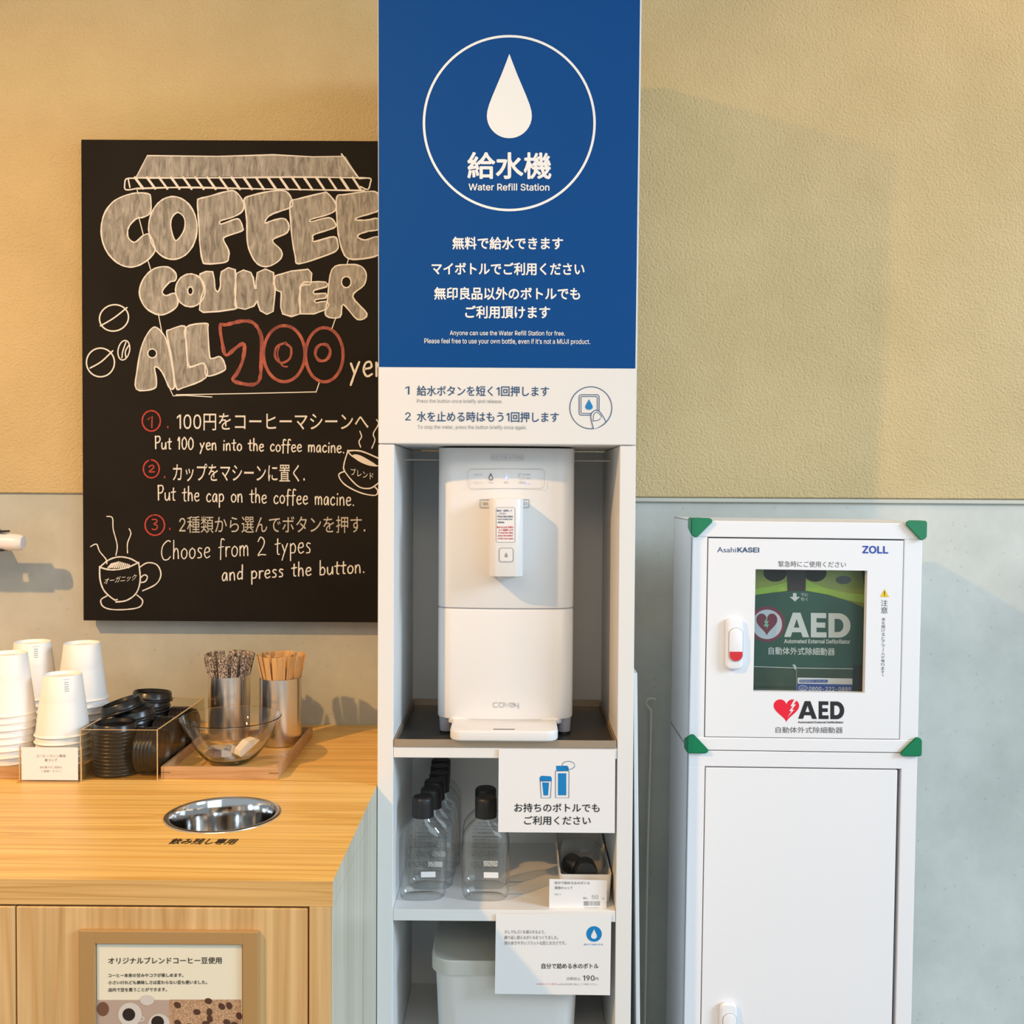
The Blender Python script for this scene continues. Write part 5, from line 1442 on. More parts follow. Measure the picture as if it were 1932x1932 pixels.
# loose cap
lc = link('bottle_closure', lathe([(0.0150, 0.0), (0.0186, 0.0), (0.0187, 0.022), (0.0184, 0.03), (0.0178, 0.032), (0.0155, 0.034), (0, 0.034)], 40), M['black_matte'], None, smooth=True)
q = P(1064, 1592, 1.80)
lc.location = (kx0 + 0.0245, 1.83, ZB2 + 0.0225)
lc.rotation_euler = (math.radians(90), 0, 0.5)
tag(lc, 'loose black bottle cap lying inside the white storage box', 'cap')


def card(name, label, Y, corners, cat='sign', th=0.001, m=None):
    """thin card: four photo corners (tl, tr, br, bl) on the plane Y"""
    ps = [P(x, y, Y) for x, y in corners]
    t = thing(name, label, cat, (sum(p.x for p in ps) / 4, Y, min(p.z for p in ps)))
    t_ = bmesh.new()
    a = [t_.verts.new(p) for p in ps]
    b = [t_.verts.new(p + Vector((0, th, 0))) for p in ps]
    t_.faces.new(a)
    t_.faces.new(b[::-1])
    for i in range(4):
        j = (i + 1) % 4
        t_.faces.new((a[i], a[j], b[j], b[i]))
    bmesh.ops.recalc_face_normals(t_, faces=t_.faces)
    link('card', t_, m or M['paper'], t)
    return t


# own-bottle sign
YC = SF - 0.0025
c1_ = card('own_bottle_sign', 'white sign card with a blue cup and bottle picture, hanging below the tray', YC, ((941, 1413), (1161, 1414.6), (1159.8, 1571.7), (940, 1570)), th=0.0015)
D = dict(org=(940, 1400), sc=5.854)
sc_ = vertical(YC)
d = Print(sc_, 0.0003, **D)
d.poly([(460, 428), (455, 395), (475, 372), (580, 378), (592, 400), (590, 432)])
d.poly([(485, 445), (562, 448), (550, 590), (500, 590)])
d.poly([(640, 262), (770, 262), (770, 278), (778, 278), (778, 322), (645, 320), (645, 308), (640, 305)])
d.rect(660, 345, 752, 588)
d.done('blue_picture', M['sky'], c1_)
d = Print(sc_, 0.0005, **D)
d.line([(462, 432), (588, 432), (576, 617), (475, 617), (462, 432)], 6)
d.line([(632, 320), (782, 320), (779, 617), (633, 615), (632, 320)], 6)
d.line([p for p in Print.epts(775, 258, 70, 45, 40) if not (p[0] < 770 and p[1] > 265)], 5)
d.done('picture_outline', M['navy'], c1_)
d = Print(sc_, 0.0004, **D)
d.text('お持ちのボトルでも', 178, 675, 1120, 774, tilt=3, bold=0.012)
d.text('ご利用ください', 287, 816, 1022, 915, tilt=2, bold=0.012)
d.done('lettering', M['black_ink'], c1_)

# small price tag
YT = SF - 0.0015
YT = 1.6985
tg = card('price_tag', 'small white price tag with a barcode at the edge of the bottle shelf', 1.690, ((1036.6, 1658.5), (1145, 1661), (1144, 1716.8), (1036, 1714.5)), 'price tag')
st_ = vertical(1.690)
d = Print(st_, 0.0003, **D)
d.text('自分で詰める水のボトル', 625, 1537, 1015, 1570, tilt=4, bold=0.014, res=2)
d.text('専用キャップ', 625, 1593, 822, 1627, tilt=2, bold=0.014, res=2)
d.text('1個入り', 622, 1672, 695, 1692, res=2)
d.text('税込', 938, 1712, 990, 1735, bold=0.01, res=2)
d.text('50', 1035, 1690, 1105, 1735)
d.text('円', 1148, 1720, 1170, 1739)
x = 947
while x < 1122:
    wd_ = random.choice((3, 5, 7))
    d.rect(x, 1758, x + wd_, 1808)
    x += wd_ + random.choice((4, 5, 8))
d.text('4550182000000', 950, 1826, 1110, 1838, res=1) if False else d.rect(950, 1828, 1110, 1834)
d.done('lettering', M['grey_ink'], tg)

# large price card
pc = card('price_card', 'large white price card with a round blue drop emblem', SF - 0.0025, ((935.7, 1724.8), (1153.3, 1725.2), (1151, 1877.8), (933.7, 1875)), 'price card', th=0.0015)
D = dict(org=(730, 1700), sc=4.025)
sc_ = vertical(SF - 0.0025)
d = Print(sc_, 0.0003, **D)
d.text('少しでもゴミを減らせるよう、', 893, 220, 1202, 248, res=2, bold=0.006)
d.text('繰り返し使えるボトルをつくりました。', 893, 262, 1302, 291, res=2, bold=0.006)
d.text('持ち歩きやすいフラットな形と大きさです。', 893, 304, 1360, 334, res=2, bold=0.006)
d.done('grey_lettering', M['grey_ink'], pc)
d = Print(sc_, 0.0003, **D)
d.text('消費税込', 1362, 578, 1470, 602, res=2)
d.text('店内の給水機で給水してご使用ください。', 1308, 625, 1602, 639, res=2)
d.done('grey_lettering', M['grey_ink'], pc)
d = Print(sc_, 0.0003, **D)
d.text('自分で詰める水のボトル', 1175, 473, 1608, 514, bold=0.012)
d.text('190', 1490, 565, 1577, 605, bold=0.006)
d.text('円', 1582, 581, 1606, 602)
d.done('black_lettering', M['black_ink'], pc)
d = Print(sc_, 0.0003, **D)
d.text('※水は入っていません。', 1137, 622, 1305, 638, res=2)
d.done('red_lettering', M['red_ink'], pc)
d = Print(sc_, 0.0003, **D)
d.poly(Print.epts(1573, 250, 59, 59, 48), [drop(1573, 212, 287, 23)])
d.text('自分で詰める水', 1497, 323, 1643, 337, res=2)
d.done('blue_emblem', M['sky'], pc)

# waste bin at the bottom
nx0, nx1 = P(815, 1850, 1.705).x, P(1096, 1850, 1.705).x
bn = thing('waste_bin', 'white plastic waste bin with a recessed lid on the lowest shelf', 'bin', ((nx0 + nx1) / 2, 1.84, ZS3))
zl1 = P(900, 1812, 1.700).z
ZN = ZS3 + 0.0003
secs = []
for z, ins in ((ZN, 0.013), (ZN + 0.003, 0.011), (zl1 - 0.026, 0.004), (zl1 - 0.0235, 0.0028)):
    secs.append([(x, y, z) for x, y in rrect(nx0 + ins, nx1 - ins, 1.700 + ins, 1.975 - ins, 0.035)])
link('body', loft(secs), M['white'], bn, smooth=True, angle=0.6)
secs = []
for z, ins in ((zl1 - 0.024, 0.0), (zl1 - 0.002, 0.0), (zl1, 0.0015), (zl1, 0.0035), (zl1 - 0.004, 0.0055)):
    secs.append([(x, y, z) for x, y in rrect(nx0 + ins - 0.002, nx1 - ins + 0.002, 1.697 + ins, 1.978 - ins, 0.036)])
link('lid', loft(secs), mat('grey_white_lid', (0.55, 0.55, 0.50), 0.5, linear=True), bn, smooth=True, angle=0.6)

# ------------------------------------------------------------------ hook rod and leaning pole
pts = [P(1214, 1990, 2.03), P(1216.5, 1932, 2.035), P(1222, 1600, 2.06), P(1227.5, 1400, 2.075), P(1228.5, 1350, 2.075), P(1228, 1340, 2.075), P(1222, 1333, 2.075), P(1218.5, 1327, 2.075), P(1220, 1321, 2.075), P(1225, 1317.5, 2.075), P(1231, 1318, 2.075), P(1237, 1319.5, 2.075)]
a, b = pts[0], pts[3]
k = (0.001 - a.z) / (b.z - a.z)
pts = [a + (b - a) * k] + pts[1:]
bm = tube(pts, 0.0024, 10)
rd = link('hook_rod', bm, mat('ivory_rod', (0.72, 0.70, 0.62), 0.4, linear=True), smooth=True, angle=1.2)
tag(rd, 'thin ivory rod with a hooked end standing against the concrete wall', 'hook rod')
zt0 = P(1198, 1270, 1.69).z
xb = P(1207, 1932, 1.69)
kx = (xb.x - 0.0065 - SX3) / (zt0 - xb.z)       # how far the foot stands off per metre
o_ = [(SX3 + 0.0006, zt0), (SX3 + 0.0071, zt0), (SX3 + 0.0071 + kx * zt0, 0.0003), (SX3 + 0.0006 + kx * zt0, 0.0003)]
pl = link('leaning_board', prism(o_, 'y', 1.690, 1.86, 0.001, 1), M['white_gloss'])
tag(pl, 'thin white board leaning against the outer side of the shelving unit', 'board')

# ------------------------------------------------------------------ defibrillator cabinet and its stand
AF = 1.777
AROLL = 0.0065
al = P(1307, 1010, AF).x
ar = P(1741, 1018, AF).x
az1_ = P(1520, 984.5, AF).z
az0_ = P(1515, 1417.5, AF).z
AB = 1.985
PIV = Vector(((al + ar) / 2, AF, az1_))
ROT = Matrix.Translation(PIV) @ Matrix.Rotation(AROLL, 4, 'Y') @ Matrix.Translation(-PIV)


def abox(x0, x1, y0, y1, z0, z1, bev=0.001, seg=1):
    return B(x0, x1, y0, y1, z0, z1, bev, seg, mtx=ROT)


ac = thing('defibrillator_cabinet', 'white emergency cabinet with green corners and a windowed door on its stand', 'cabinet', ((al + ar) / 2, 1.88, az0_))
fwid = 0.0262
bm = bmesh.new()
box(bm, al, al + 0.002, AF + 0.001, AB, az0_, az1_, mtx=ROT)
box(bm, ar - 0.002, ar, AF + 0.001, AB, az0_, az1_, mtx=ROT)
box(bm, al, ar, AF + 0.001, AB, az1_ - 0.002, az1_, mtx=ROT)
box(bm, al, ar, AF + 0.001, AB, az0_, az0_ + 0.002, mtx=ROT)
box(bm, al, ar, AB - 0.002, AB, az0_, az1_, mtx=ROT)
link('shell', bm, M['steel_white'], ac)
bm = bmesh.new()
box(bm, al, ar, AF - 0.001, AF + 0.018, az1_ - 0.0285, az1_, 0.0015, 2, mtx=ROT)
box(bm, al, ar, AF - 0.001, AF + 0.018, az0_, az0_ + 0.0225, 0.0015, 2, mtx=ROT)
box(bm, al, al + fwid, AF, AF + 0.018, az0_ + 0.022, az1_ - 0.028, 0.0015, 2, mtx=ROT)
box(bm, ar - 0.0315, ar, AF, AF + 0.018, az0_ + 0.022, az1_ - 0.028, 0.0015, 2, mtx=ROT)
link('front_frame', bm, M['steel_white'], ac)
# door with window
dx0, dx1 = al + fwid + 0.0015, ar - 0.0335
dz0, dz1 = az0_ + 0.0240, az1_ - 0.0305
wnd = [P(x, y, AF) for x, y in ((1424.3, 1074), (1636.3, 1076.5), (1631.3, 1307), (1422, 1304.8))]
inv = ROT.inverted()
wl = [inv @ q for q in wnd]
wx_0, wx_1 = (wl[0].x + wl[3].x) / 2, (wl[1].x + wl[2].x) / 2
wz_1, wz_0 = (wl[0].z + wl[1].z) / 2, (wl[2].z + wl[3].z) / 2
bm = bmesh.new()
box(bm, dx0, wx_0, AF - 0.0005, AF + 0.012, dz0, dz1, 0.0006, 1, mtx=ROT)
box(bm, wx_1, dx1, AF - 0.0005, AF + 0.012, dz0, dz1, 0.0006, 1, mtx=ROT)
t = bmesh.new()
oo = [(dx0, dz0), (dx1, dz0), (dx1, dz1), (dx0, dz1)]
ii = [(wx_0, wz_0), (wx_1, wz_0), (wx_1, wz_1), (wx_0, wz_1)]
F_ = [t.verts.new((x, AF - 0.0008, z)) for x, z in oo]
Fi = [t.verts.new((x, AF - 0.0008, z)) for x, z in ii]
Bk = [t.verts.new((x, AF + 0.012, z)) for x, z in oo]
Bi = [t.verts.new((x, AF + 0.012, z)) for x, z in ii]
for i in range(4):
    j = (i + 1) % 4
    t.faces.new((F_[i], F_[j], Fi[j], Fi[i]))
    t.faces.new((Bk[i], Bi[i], Bi[j], Bk[j]))
    t.faces.new((F_[i], Bk[i], Bk[j], F_[j]))
    t.faces.new((Fi[i], Fi[j], Bi[j], Bi[i]))
bmesh.ops.recalc_face_normals(t, faces=t.faces)
bm.free()
bm = bmesh.new()
merge(bm, t, 0, ROT)
door = link('door', bm, M['steel_white'], ac)
link('window', abox(wx_0 - 0.004, wx_1 + 0.004, AF + 0.0125, AF + 0.0145, wz_0 - 0.004, wz_1 + 0.004, 0), M['pane'], door)
link('door_gap', abox(al + fwid - 0.001, ar - 0.030, AF + 0.016, AF + 0.0175, az0_ + 0.021, dz0 - 0.0003, 0), M['gap'], ac)


def latch(parent, pxc, y0p, y1p, red_):
    q1 = P(pxc, y0p, AF)
    q0 = P(pxc, y1p, AF)
    xx, z0, z1 = (q1.x + q0.x) / 2, q0.z, q1.z
    hw = 0.0148
    h_ = link('handle', prism(rrect(xx - hw, xx + hw, z0, z1, 0.010, 6), 'y', AF - 0.011, AF - 0.0007, 0.004, 3), M['steel_white'], parent, smooth=True)
    L = z1 - z0
    kx, kz1 = xx + 0.002, z1 - 0.19 * L
    kz0 = z0 + 0.17 * L
    link('lever', prism(rrect(kx - 0.0118, kx + 0.0118, kz0, kz1, 0.011, 8), 'y', AF - 0.0135, AF - 0.010, 0.0012, 2), M['steel_white'], h_, smooth=True)
    link('lever_gap', prism(rrect(kx - 0.0126, kx + 0.0126, kz0 - 0.0008, kz1 + 0.0008, 0.0118, 8), 'y', AF - 0.0114, AF - 0.0105), M['grey_leg'], h_)
    if red_:
        zc = kz0 + 0.017
        pts_ = [(kx + 0.0112 * math.cos(a), kz0 + 0.0112 + 0.0104 * math.sin(a)) for a in [PI + PI * i / 16 for i in range(17)]] + [(kx + 0.0112, zc), (kx - 0.0112, zc)]
        link('red_tip', prism(pts_, 'y', AF - 0.0138, AF - 0.0130), M['red_ink'], h_, label='red lower end of the handle')
    return h_


latch(door, 1383.5, 1165, 1262, True)
# door lettering
sa = vertical(AF - 0.0008)
D = dict(org=(1250, 950), sc=3.645)
d = Print(sa, 0.0004, **D)
d.text('Asahi', 376, 300, 506, 335, tilt=1, plain=False)
d.text('KASEI', 515, 301, 665, 336, tilt=1, bold=0.03)
d.done('navy_lettering', M['navy'], door)
d = Print(sa, 0.0004, **D)
d.text('ZOLL', 1375, 290, 1553, 343, tilt=2, bold=0.035)
d.done('blue_lettering', M['royal'], door)
d = Print(sa, 0.0004, **D)
d.text('緊急時にご使用ください', 797, 395, 1262, 436, tilt=4)
M['dark_ink'] = mat('dark_grey_print', (0.10, 0.10, 0.11), 0.5, linear=True)
d.done('notice_lettering', M['dark_ink'], door)
d = Print(sa, 0.0004, **D)
d.text('自動体外式除細動器', 778, 1535, 1240, 1578, tilt=2)
d.text('Automated External Defibrillator', 932, 1496, 1245, 1511, tilt=1, bold=0.03, res=2)
d.done('name_lettering', M['dark_ink'], door)
d = Print(sa, 0.0004, **D)
for s, y in (('注', 662), ('意', 712)):
    d.text(s, 1502, y, 1549, y + 44)
yy = 785
for s in '扉を開けるとアラームが鳴ります。':
    if s == 'ー':
        d.rect(1517, yy, 1520, yy + 22)
    elif s == '。':
        d.ring(1516, yy + 6, 4, 4, 2, 12)
    else:
        d.text(s, 1508 - (yy - 785) * 0.012, yy, 1531 - (yy - 785) * 0.012, yy + 22, res=2)
    yy += 26
d.done('caution_lettering', M['dark_ink'], door)
d = Print(sa, 0.0004, **D)
d.heavy('AED', ((933, 1062), (1074, 1142), (1154, 1250)), 1358, 1480, tilt=4)
d.done('black_lettering', M['black_ink'], door)


def heart(cx, cy, wdt, hgt):
    out = []
    for i in range(40):
        t_ = 2 * PI * i / 40
        x = 16 * math.sin(t_) ** 3
        y = 13 * math.cos(t_) - 5 * math.cos(2 * t_) - 2 * math.cos(3 * t_) - math.cos(4 * t_)
        out.append((cx + x / 32 * wdt, cy - (y + 2.5) / 29 * hgt))
    return out


d = Print(sa, 0.0004, **D)
d.poly(heart(852, 1425, 176, 158))
d.done('heart_emblem', mat('bright_red_print', (0.80, 0.005, 0.03), 0.4, linear=True), door)
d = Print(sa, 0.0007, **D)
d.poly([(905, 1348), (880, 1395), (895, 1393), (872, 1428), (888, 1427), (858, 1470), (905, 1418), (890, 1418), (918, 1380), (900, 1382), (925, 1350)])
d.done('heart_bolt', M['paper'], door)
d = Print(sa, 0.0004, **D)
d.poly([(1527, 588), (1559, 643), (1496, 643)])
d.done('warning_triangle', mat('yellow_print', (0.80, 0.55, 0.02), 0.5, linear=True), door)
d = Print(sa, 0.0007, **D)
d.poly([(1524, 603), (1530, 603), (1529, 627), (1525, 627)])
d.ell(1527, 634, 3.5, 3.5, 12)
d.done('warning_mark', M['black_ink'], door)


def corner(name, parent, sx, sz):
    """moulded three-sided corner guard: sx -1/1 side, sz -1/1 end"""
    x = al if sx < 0 else ar
    z = az1_ if sz > 0 else az0_
    s = 0.036
    o_ = 0.0045
    fx = lambda u: x + sx * o_ - sx * u
    fz = lambda u: z + (sz * o_ - sz * u)
    yf = AF - 0.008
    t_ = bmesh.new()
    out = [(0, 0), (s, 0), (s + 0.003, 0.006), (0.010, s), (0.0, s - 0.006)]
    for lo, hi in ((yf, AF + 0.026),):
        a = [t_.verts.new((fx(u), lo, fz(v))) for u, v in out]
        b = [t_.verts.new((fx(u), hi, fz(v))) for u, v in ((0, 0), (0.020, 0), (0.014, 0.006), (0.006, 0.014), (0, 0.020))]
        t_.faces.new(a)
        t_.faces.new(b[::-1])
        for i in range(5):
            j = (i + 1) % 5
            t_.faces.new((a[i], a[j], b[j], b[i]))
    bmesh.ops.recalc_face_normals(t_, faces=t_.faces)
    bmesh.ops.bevel(t_, geom=list(t_.edges), offset=0.0018, segments=2, affect='EDGES')
    bm_ = bmesh.new()
    merge(bm_, t_, 0, ROT)
    link(name, bm_, M['green'], parent, smooth=True, angle=0.4)


for sx in (-1, 1):
    for sz in (-1, 1):
        corner('corner_guard', ac, sx, sz)

# the defibrillator behind the window
sv = vertical(1.812)
dfz0 = az0_ + 0.0235
ad = thing('defibrillator', 'yellow-green defibrillator case with a dark green cover seen through the cabinet window', 'defibrillator', ((al + ar) / 2, 1.85, dfz0))
W0, W1 = P(1408, 1200, 1.815).x, P(1652, 1200, 1.815).x
ztop = P(1530, 1050, 1.815).z
M['lime'] = mat('lime_plastic', (0.30, 0.36, 0.02), 0.35, linear=True)
M['cover_green'] = noise_color(mat('dark_green_cover', (20, 70, 50), 0.35), (0.012, 0.070, 0.042), (0.022, 0.095, 0.060), (9, 9, 9))
link('case', prism(rrect(W0 - 0.01, W1, dfz0, ztop, 0.02), 'y', 1.816, 1.94, 0.006, 3), M['lime'], ad, smooth=True)
D = dict(org=(1350, 1050), sc=5.682)


def slab(pts, y0_, y1_, bev=0.0):
    """solid piece with its outline read on the plane y0_"""
    o_ = [P(D['org'][0] + x / D['sc'], D['org'][1] + y / D['sc'], y0_) for x, y in pts]
    return prism([(q.x, q.z) for q in o_], 'y', y0_, y1_, bev)


link('carry_hole', slab(Print.epts(640, 175, 125, 95, 24), 1.8152, 1.8165), M['gap'], ad)
link('carry_hole', slab(Print.epts(1070, 175, 120, 95, 24), 1.8152, 1.8165), M['gap'], ad)
link('case_edge', slab([(330, 370), (430, 345), (600, 315), (775, 270), (965, 250), (1180, 335), (1420, 390), (1700, 420), (1700, 520), (1400, 470), (1200, 410), (980, 370), (780, 370), (600, 390), (430, 415), (330, 420)], 1.8148, 1.817, 0.0006), mat('bright_lime_plastic', (0.36, 0.55, 0.05), 0.35, linear=True), ad)
link('indicator_window', slab(Print.epts(1373, 252, 82, 44, 28), 1.8150, 1.817), mat('dark_indicator', (0.05, 0.06, 0.05), 0.2, linear=True), ad)
link('case_side', slab([(1560, 100), (1720, 100), (1720, 560), (1600, 548), (1600, 330)], 1.8140, 1.817), mat('dark_brown_plastic', (0.035, 0.025, 0.018), 0.5, linear=True), ad)
link('strap', slab([(772, 60), (972, 60), (965, 380), (775, 380)], 1.8135, 1.8155), mat('brown_strap', (0.040, 0.026, 0.018), 0.6, linear=True), ad)
cv = link('cover', slab([(300, 440), (427, 415), (600, 390), (780, 370), (980, 370), (1200, 410), (1400, 470), (1620, 555), (1700, 600), (1700, 1500), (300, 1500)], 1.8125, 1.8150, 0.0006), M['cover_green'], ad)
link('pouch', slab([(300, 1178), (868, 1195), (1472, 1200), (1472, 1520), (300, 1520)], 1.8112, 1.8127, 0.0004), noise_color(mat('clear_green_pouch', (40, 60, 40), 0.2), (0.030, 0.055, 0.028), (0.05, 0.085, 0.05), (25, 25, 25)), ad)
link('cover_side', slab([(1478, 1165), (1720, 1165), (1720, 1520), (1478, 1520)], 1.8112, 1.8127), mat('black_green_side', (0.012, 0.018, 0.013), 0.5, linear=True), ad)
d = Print(vertical(1.8125), 0.0003, **D)
d.poly([(830, 392), (868, 392), (868, 432), (905, 432), (852, 482), (795, 432), (830, 432)])
d.text('下に', 915, 395, 990, 428, bold=0.01)
d.text('引く', 915, 440, 990, 474, bold=0.01)
d.heavy('AED', ((735, 1004), (1022, 1190), (1210, 1447)), 600, 862, tilt=10)
d.text('Automated External Defibrillator', 735, 884, 1443, 930, tilt=6, bold=0.03)
d.text('自動体外式除細動器', 568, 968, 1280, 1050, tilt=12, bold=0.012)
d.done('lettering', mat('cover_white_print', (0.70, 0.72, 0.70), 0.5, linear=True), cv)
d = Print(vertical(1.8125), 0.0003, **D)
d.ell(553, 725, 192, 190, 56)
d.done('emblem_ring', mat('maroon_print', (0.22, 0.02, 0.045), 0.5, linear=True), cv)
d = Print(vertical(1.8125), 0.0005, **D)
d.ell(553, 727, 160, 158, 56)
d.done('emblem_disc', mat('pale_print', (0.62, 0.66, 0.72), 0.5, linear=True), cv)
d = Print(vertical(1.8125), 0.0007, **D)
d.poly(heart(550, 730, 226, 240))
d.done('emblem_heart', mat('maroon_print', (0.22, 0.02, 0.045), 0.5, linear=True), cv)
d = Print(vertical(1.8125), 0.0009, **D)
d.poly([(550, 655), (520, 705), (535, 708), (515, 748), (548, 750), (545, 780), (572, 730), (552, 728), (572, 690), (545, 690), (560, 658)])
d.done('emblem_bolt', mat('mint_print', (0.25, 0.55, 0.36), 0.5, linear=True), cv)
d = Print(vertical(1.8112), 0.0004, **D)
d.line([(330, 1176), (868, 1195), (1472, 1204)], 8)
for i in range(17):
    d.line([(868, 1212 + i * 15), (868, 1220 + i * 15)], 4)
d.poly([(815, 1165), (850, 1155), (870, 1190), (860, 1215), (845, 1205), (835, 1175)])
d.done('stitching', mat('pale_thread', (0.55, 0.60, 0.58), 0.5, linear=True), ad)
d = Print(vertical(1.8112), 0.0004, **D)
d.rect(880, 1298, 1467, 1366, 10)
d.done('sticker_top', M['paper'], ad)
d = Print(vertical(1.8112), 0.0005, **D)
d.rect(874, 1362, 1467, 1500, 10)
d.poly(rrect(897, 1205, 1320, 1352, 14))
d.done('sticker_band', mat('sticker_blue', (0.03, 0.07, 0.34), 0.4, linear=True), ad)
d = Print(vertical(1.8112), 0.0008, **D)
d.text('0800-222-0889', 1000, 1395, 1452, 1440, tilt=5, bold=0.02)
d.ring(937, 1410, 46, 26, 6, 32)
d.text('AED', 910, 1400, 965, 1428, bold=0.0)
d.text('旭化成AEDコールセンター', 905, 1325, 1198, 1347, bold=0.01, res=2)
d.done('sticker_lettering', mat('sticker_white', (0.72, 0.74, 0.78), 0.5, linear=True), ad)

# stand under the cabinet
cs = thing('cabinet_stand', 'tall white steel stand cabinet with a flat door under the emergency cabinet', 'cabinet', ((al + ar) / 2, 1.88, 0))
zt_ = az0_ - 0.0012
PIV2 = Vector(((al + ar) / 2, AF, zt_))
sl = ROT @ Vector((al, AF, az0_))
sr = ROT @ Vector((ar, AF, az0_))
bl0, bl1 = P(1291, 1932, AF), P(1718, 1932, AF)
xa0, xa1 = al, ar
bm = bmesh.new()
box(bm, xa0, xa0 + 0.0015, AF + 0.001, AB, 0, zt_, mtx=ROT)
box(bm, xa1 - 0.0015, xa1, AF + 0.001, AB, 0, zt_, mtx=ROT)
box(bm, xa0, xa1, AB - 0.0015, AB, 0, zt_, mtx=ROT)
box(bm, xa0, xa1, AF + 0.001, AB, zt_ - 0.0015, zt_, mtx=ROT)
link('shell', bm, M['steel_white'], cs)
dzt = zt_ - 0.0275
bm = bmesh.new()
box(bm, xa0, xa1, AF, AF + 0.018, dzt, zt_, 0.001, 2, mtx=ROT)
box(bm, xa0, xa0 + 0.0285, AF, AF + 0.018, 0.0, dzt + 0.0005, 0.001, 2, mtx=ROT)
box(bm, xa1 - 0.0275, xa1, AF, AF + 0.018, 0.0, dzt + 0.0005, 0.001, 2, mtx=ROT)
box(bm, xa0 + 0.02, xa1 - 0.02, AF, AF + 0.018, 0.0, 0.04, 0.001, 2, mtx=ROT)
link('front_frame', bm, M['steel_white'], cs)
sdoor = link('door', abox(xa0 + 0.0300, xa1 - 0.0345, AF - 0.0005, AF + 0.012, 0.05, dzt - 0.0022, 0.0008, 2), M['steel_white'], cs)
latch(sdoor, 1372, 1888, 1985, False)

# ------------------------------------------------------------------ things on the counter
Z0 = ZC + 0.0002


def wood_tray(name, label, x0, x1, y0, y1, h=0.0205):
    t = thing(name, label, 'tray', ((x0 + x1) / 2, (y0 + y1) / 2, Z0))
    th = 0.006
    bm = bmesh.new()
    box(bm, x0, x1, y0, y0 + th, Z0, Z0 + h, 0.0005, 1)
    box(bm, x0, x1, y1 - th, y1, Z0, Z0 + h, 0.0005, 1)
    box(bm, x0, x0 + th, y0 + th, y1 - th, Z0, Z0 + h, 0.0005, 1)
    box(bm, x1 - th, x1, y0 + th, y1 - th, Z0, Z0 + h, 0.0005, 1)
    link('rim', bm, M['tray_wood'], t)
    link('base', B(x0 + th, x1 - th, y0 + th, y1 - th, Z0, Z0 + 0.005), M['worktop'], t)
    bm = bmesh.new()
    for x in (x0, x1 - 0.016):
        box(bm, x, x + 0.016, y0 - 0.0002, y0 + 0.001, Z0 + h * 0.48, Z0 + h * 0.56)
    link('corner_spline', bm, mat('dark_spline', (0.20, 0.11, 0.05), 0.6, linear=True), t)
    return t


fr_ = G(526, 1471, ZC)
fl_ = G(301, 1471.5, ZC)
bk_ = G(587, 1393, ZC)
TX0, TX1, TY0, TY1 = fl_.x, (fr_.x + bk_.x) / 2, fr_.y, bk_.y + 0.012
wood_tray('wooden_tray', 'square wooden tray under the glass bowl and steel canisters', TX0, TX1, TY0, TY1)
ZTR = Z0 + 0.0053


def canister(px, ybot, label, dx=0.0):
    q = G(px, ybot, ZTR)
    R = 0.0395
    c = Vector((q.x + dx, min(q.y + R, TY1 - 0.0065 - R), ZTR))
    H = 0.126
    t = thing('steel_canister', label, 'canister', c, group='steel canisters on the wooden tray')
    link('cylinder', lathe([(0, 0.0), (R - 0.002, 0), (R, 0.002), (R, H), (R - 0.0012, H + 0.0005), (R - 0.0018, H), (R - 0.0018, 0.003), (0, 0.003)], 56), M['steel'], t, world=False, smooth=True)
    return c, R, H


cL, R_, H_ = canister(421.5, 1405.5, 'brushed steel canister holding printed sugar sticks')
cR, R_, H_ = canister(520.5, 1411.5, 'brushed steel canister holding wooden stirrers')


def sticks(name, label, cat, group, c, n_out, n_in, wd, th, L, m, r_top, tipcut):
    t_ = B(-wd / 2, wd / 2, -th / 2, th / 2, 0, L, min(th, wd) * 0.3, 1)
    first = None
    k = 0
    for ring, n, rb, rtp in ((0, n_out, 0.010, r_top), (1, n_in, 0.006, r_top * 0.62)):
        for i in range(n):
            a = 2 * PI * i / n + ring * 0.2 + random.uniform(-0.06, 0.06)
            bt = Vector((rb * math.cos(a), rb * math.sin(a), 0.0042))
            hz = L * random.uniform(0.965, 1.0)
            tp = Vector((rtp * math.cos(a + random.uniform(-0.1, 0.1)), rtp * math.sin(a + random.uniform(-0.1, 0.1)), hz))
            zax = (tp - bt).normalized()
            rad = Vector((math.cos(a), math.sin(a), 0))
            xax = rad.cross(zax).normalized()
            xax = (xax + rad * random.uniform(-0.35, 0.35)).normalized()
            yax = zax.cross(xax).normalized()
            xax = yax.cross(zax)
            if first is None:
                o_ = link(name, t_, m, None)
                first = o_
            else:
                o_ = first.copy()
                COL.objects.link(o_)
            mtx = Matrix((xax, yax, zax)).transposed().to_4x4()
            mtx.translation = c + bt
            o_.matrix_world = mtx
            tag(o_, label, cat, group)
            k += 1


sticks('sugar_stick', 'slim paper sugar stick with brown and white print standing in a steel canister', 'sugar stick', 'sugar sticks in the canister', cL, 18, 9, 0.0112, 0.0034, 0.166, M['sugar'], 0.0445, 0)
sticks('wooden_stirrer', 'flat wooden stirrer standing in the steel canister nearer the counter end', 'stirrer', 'wooden stirrers in the canister', cR, 26, 11, 0.0100, 0.0014, 0.168, M['stick'], 0.0440, 0)

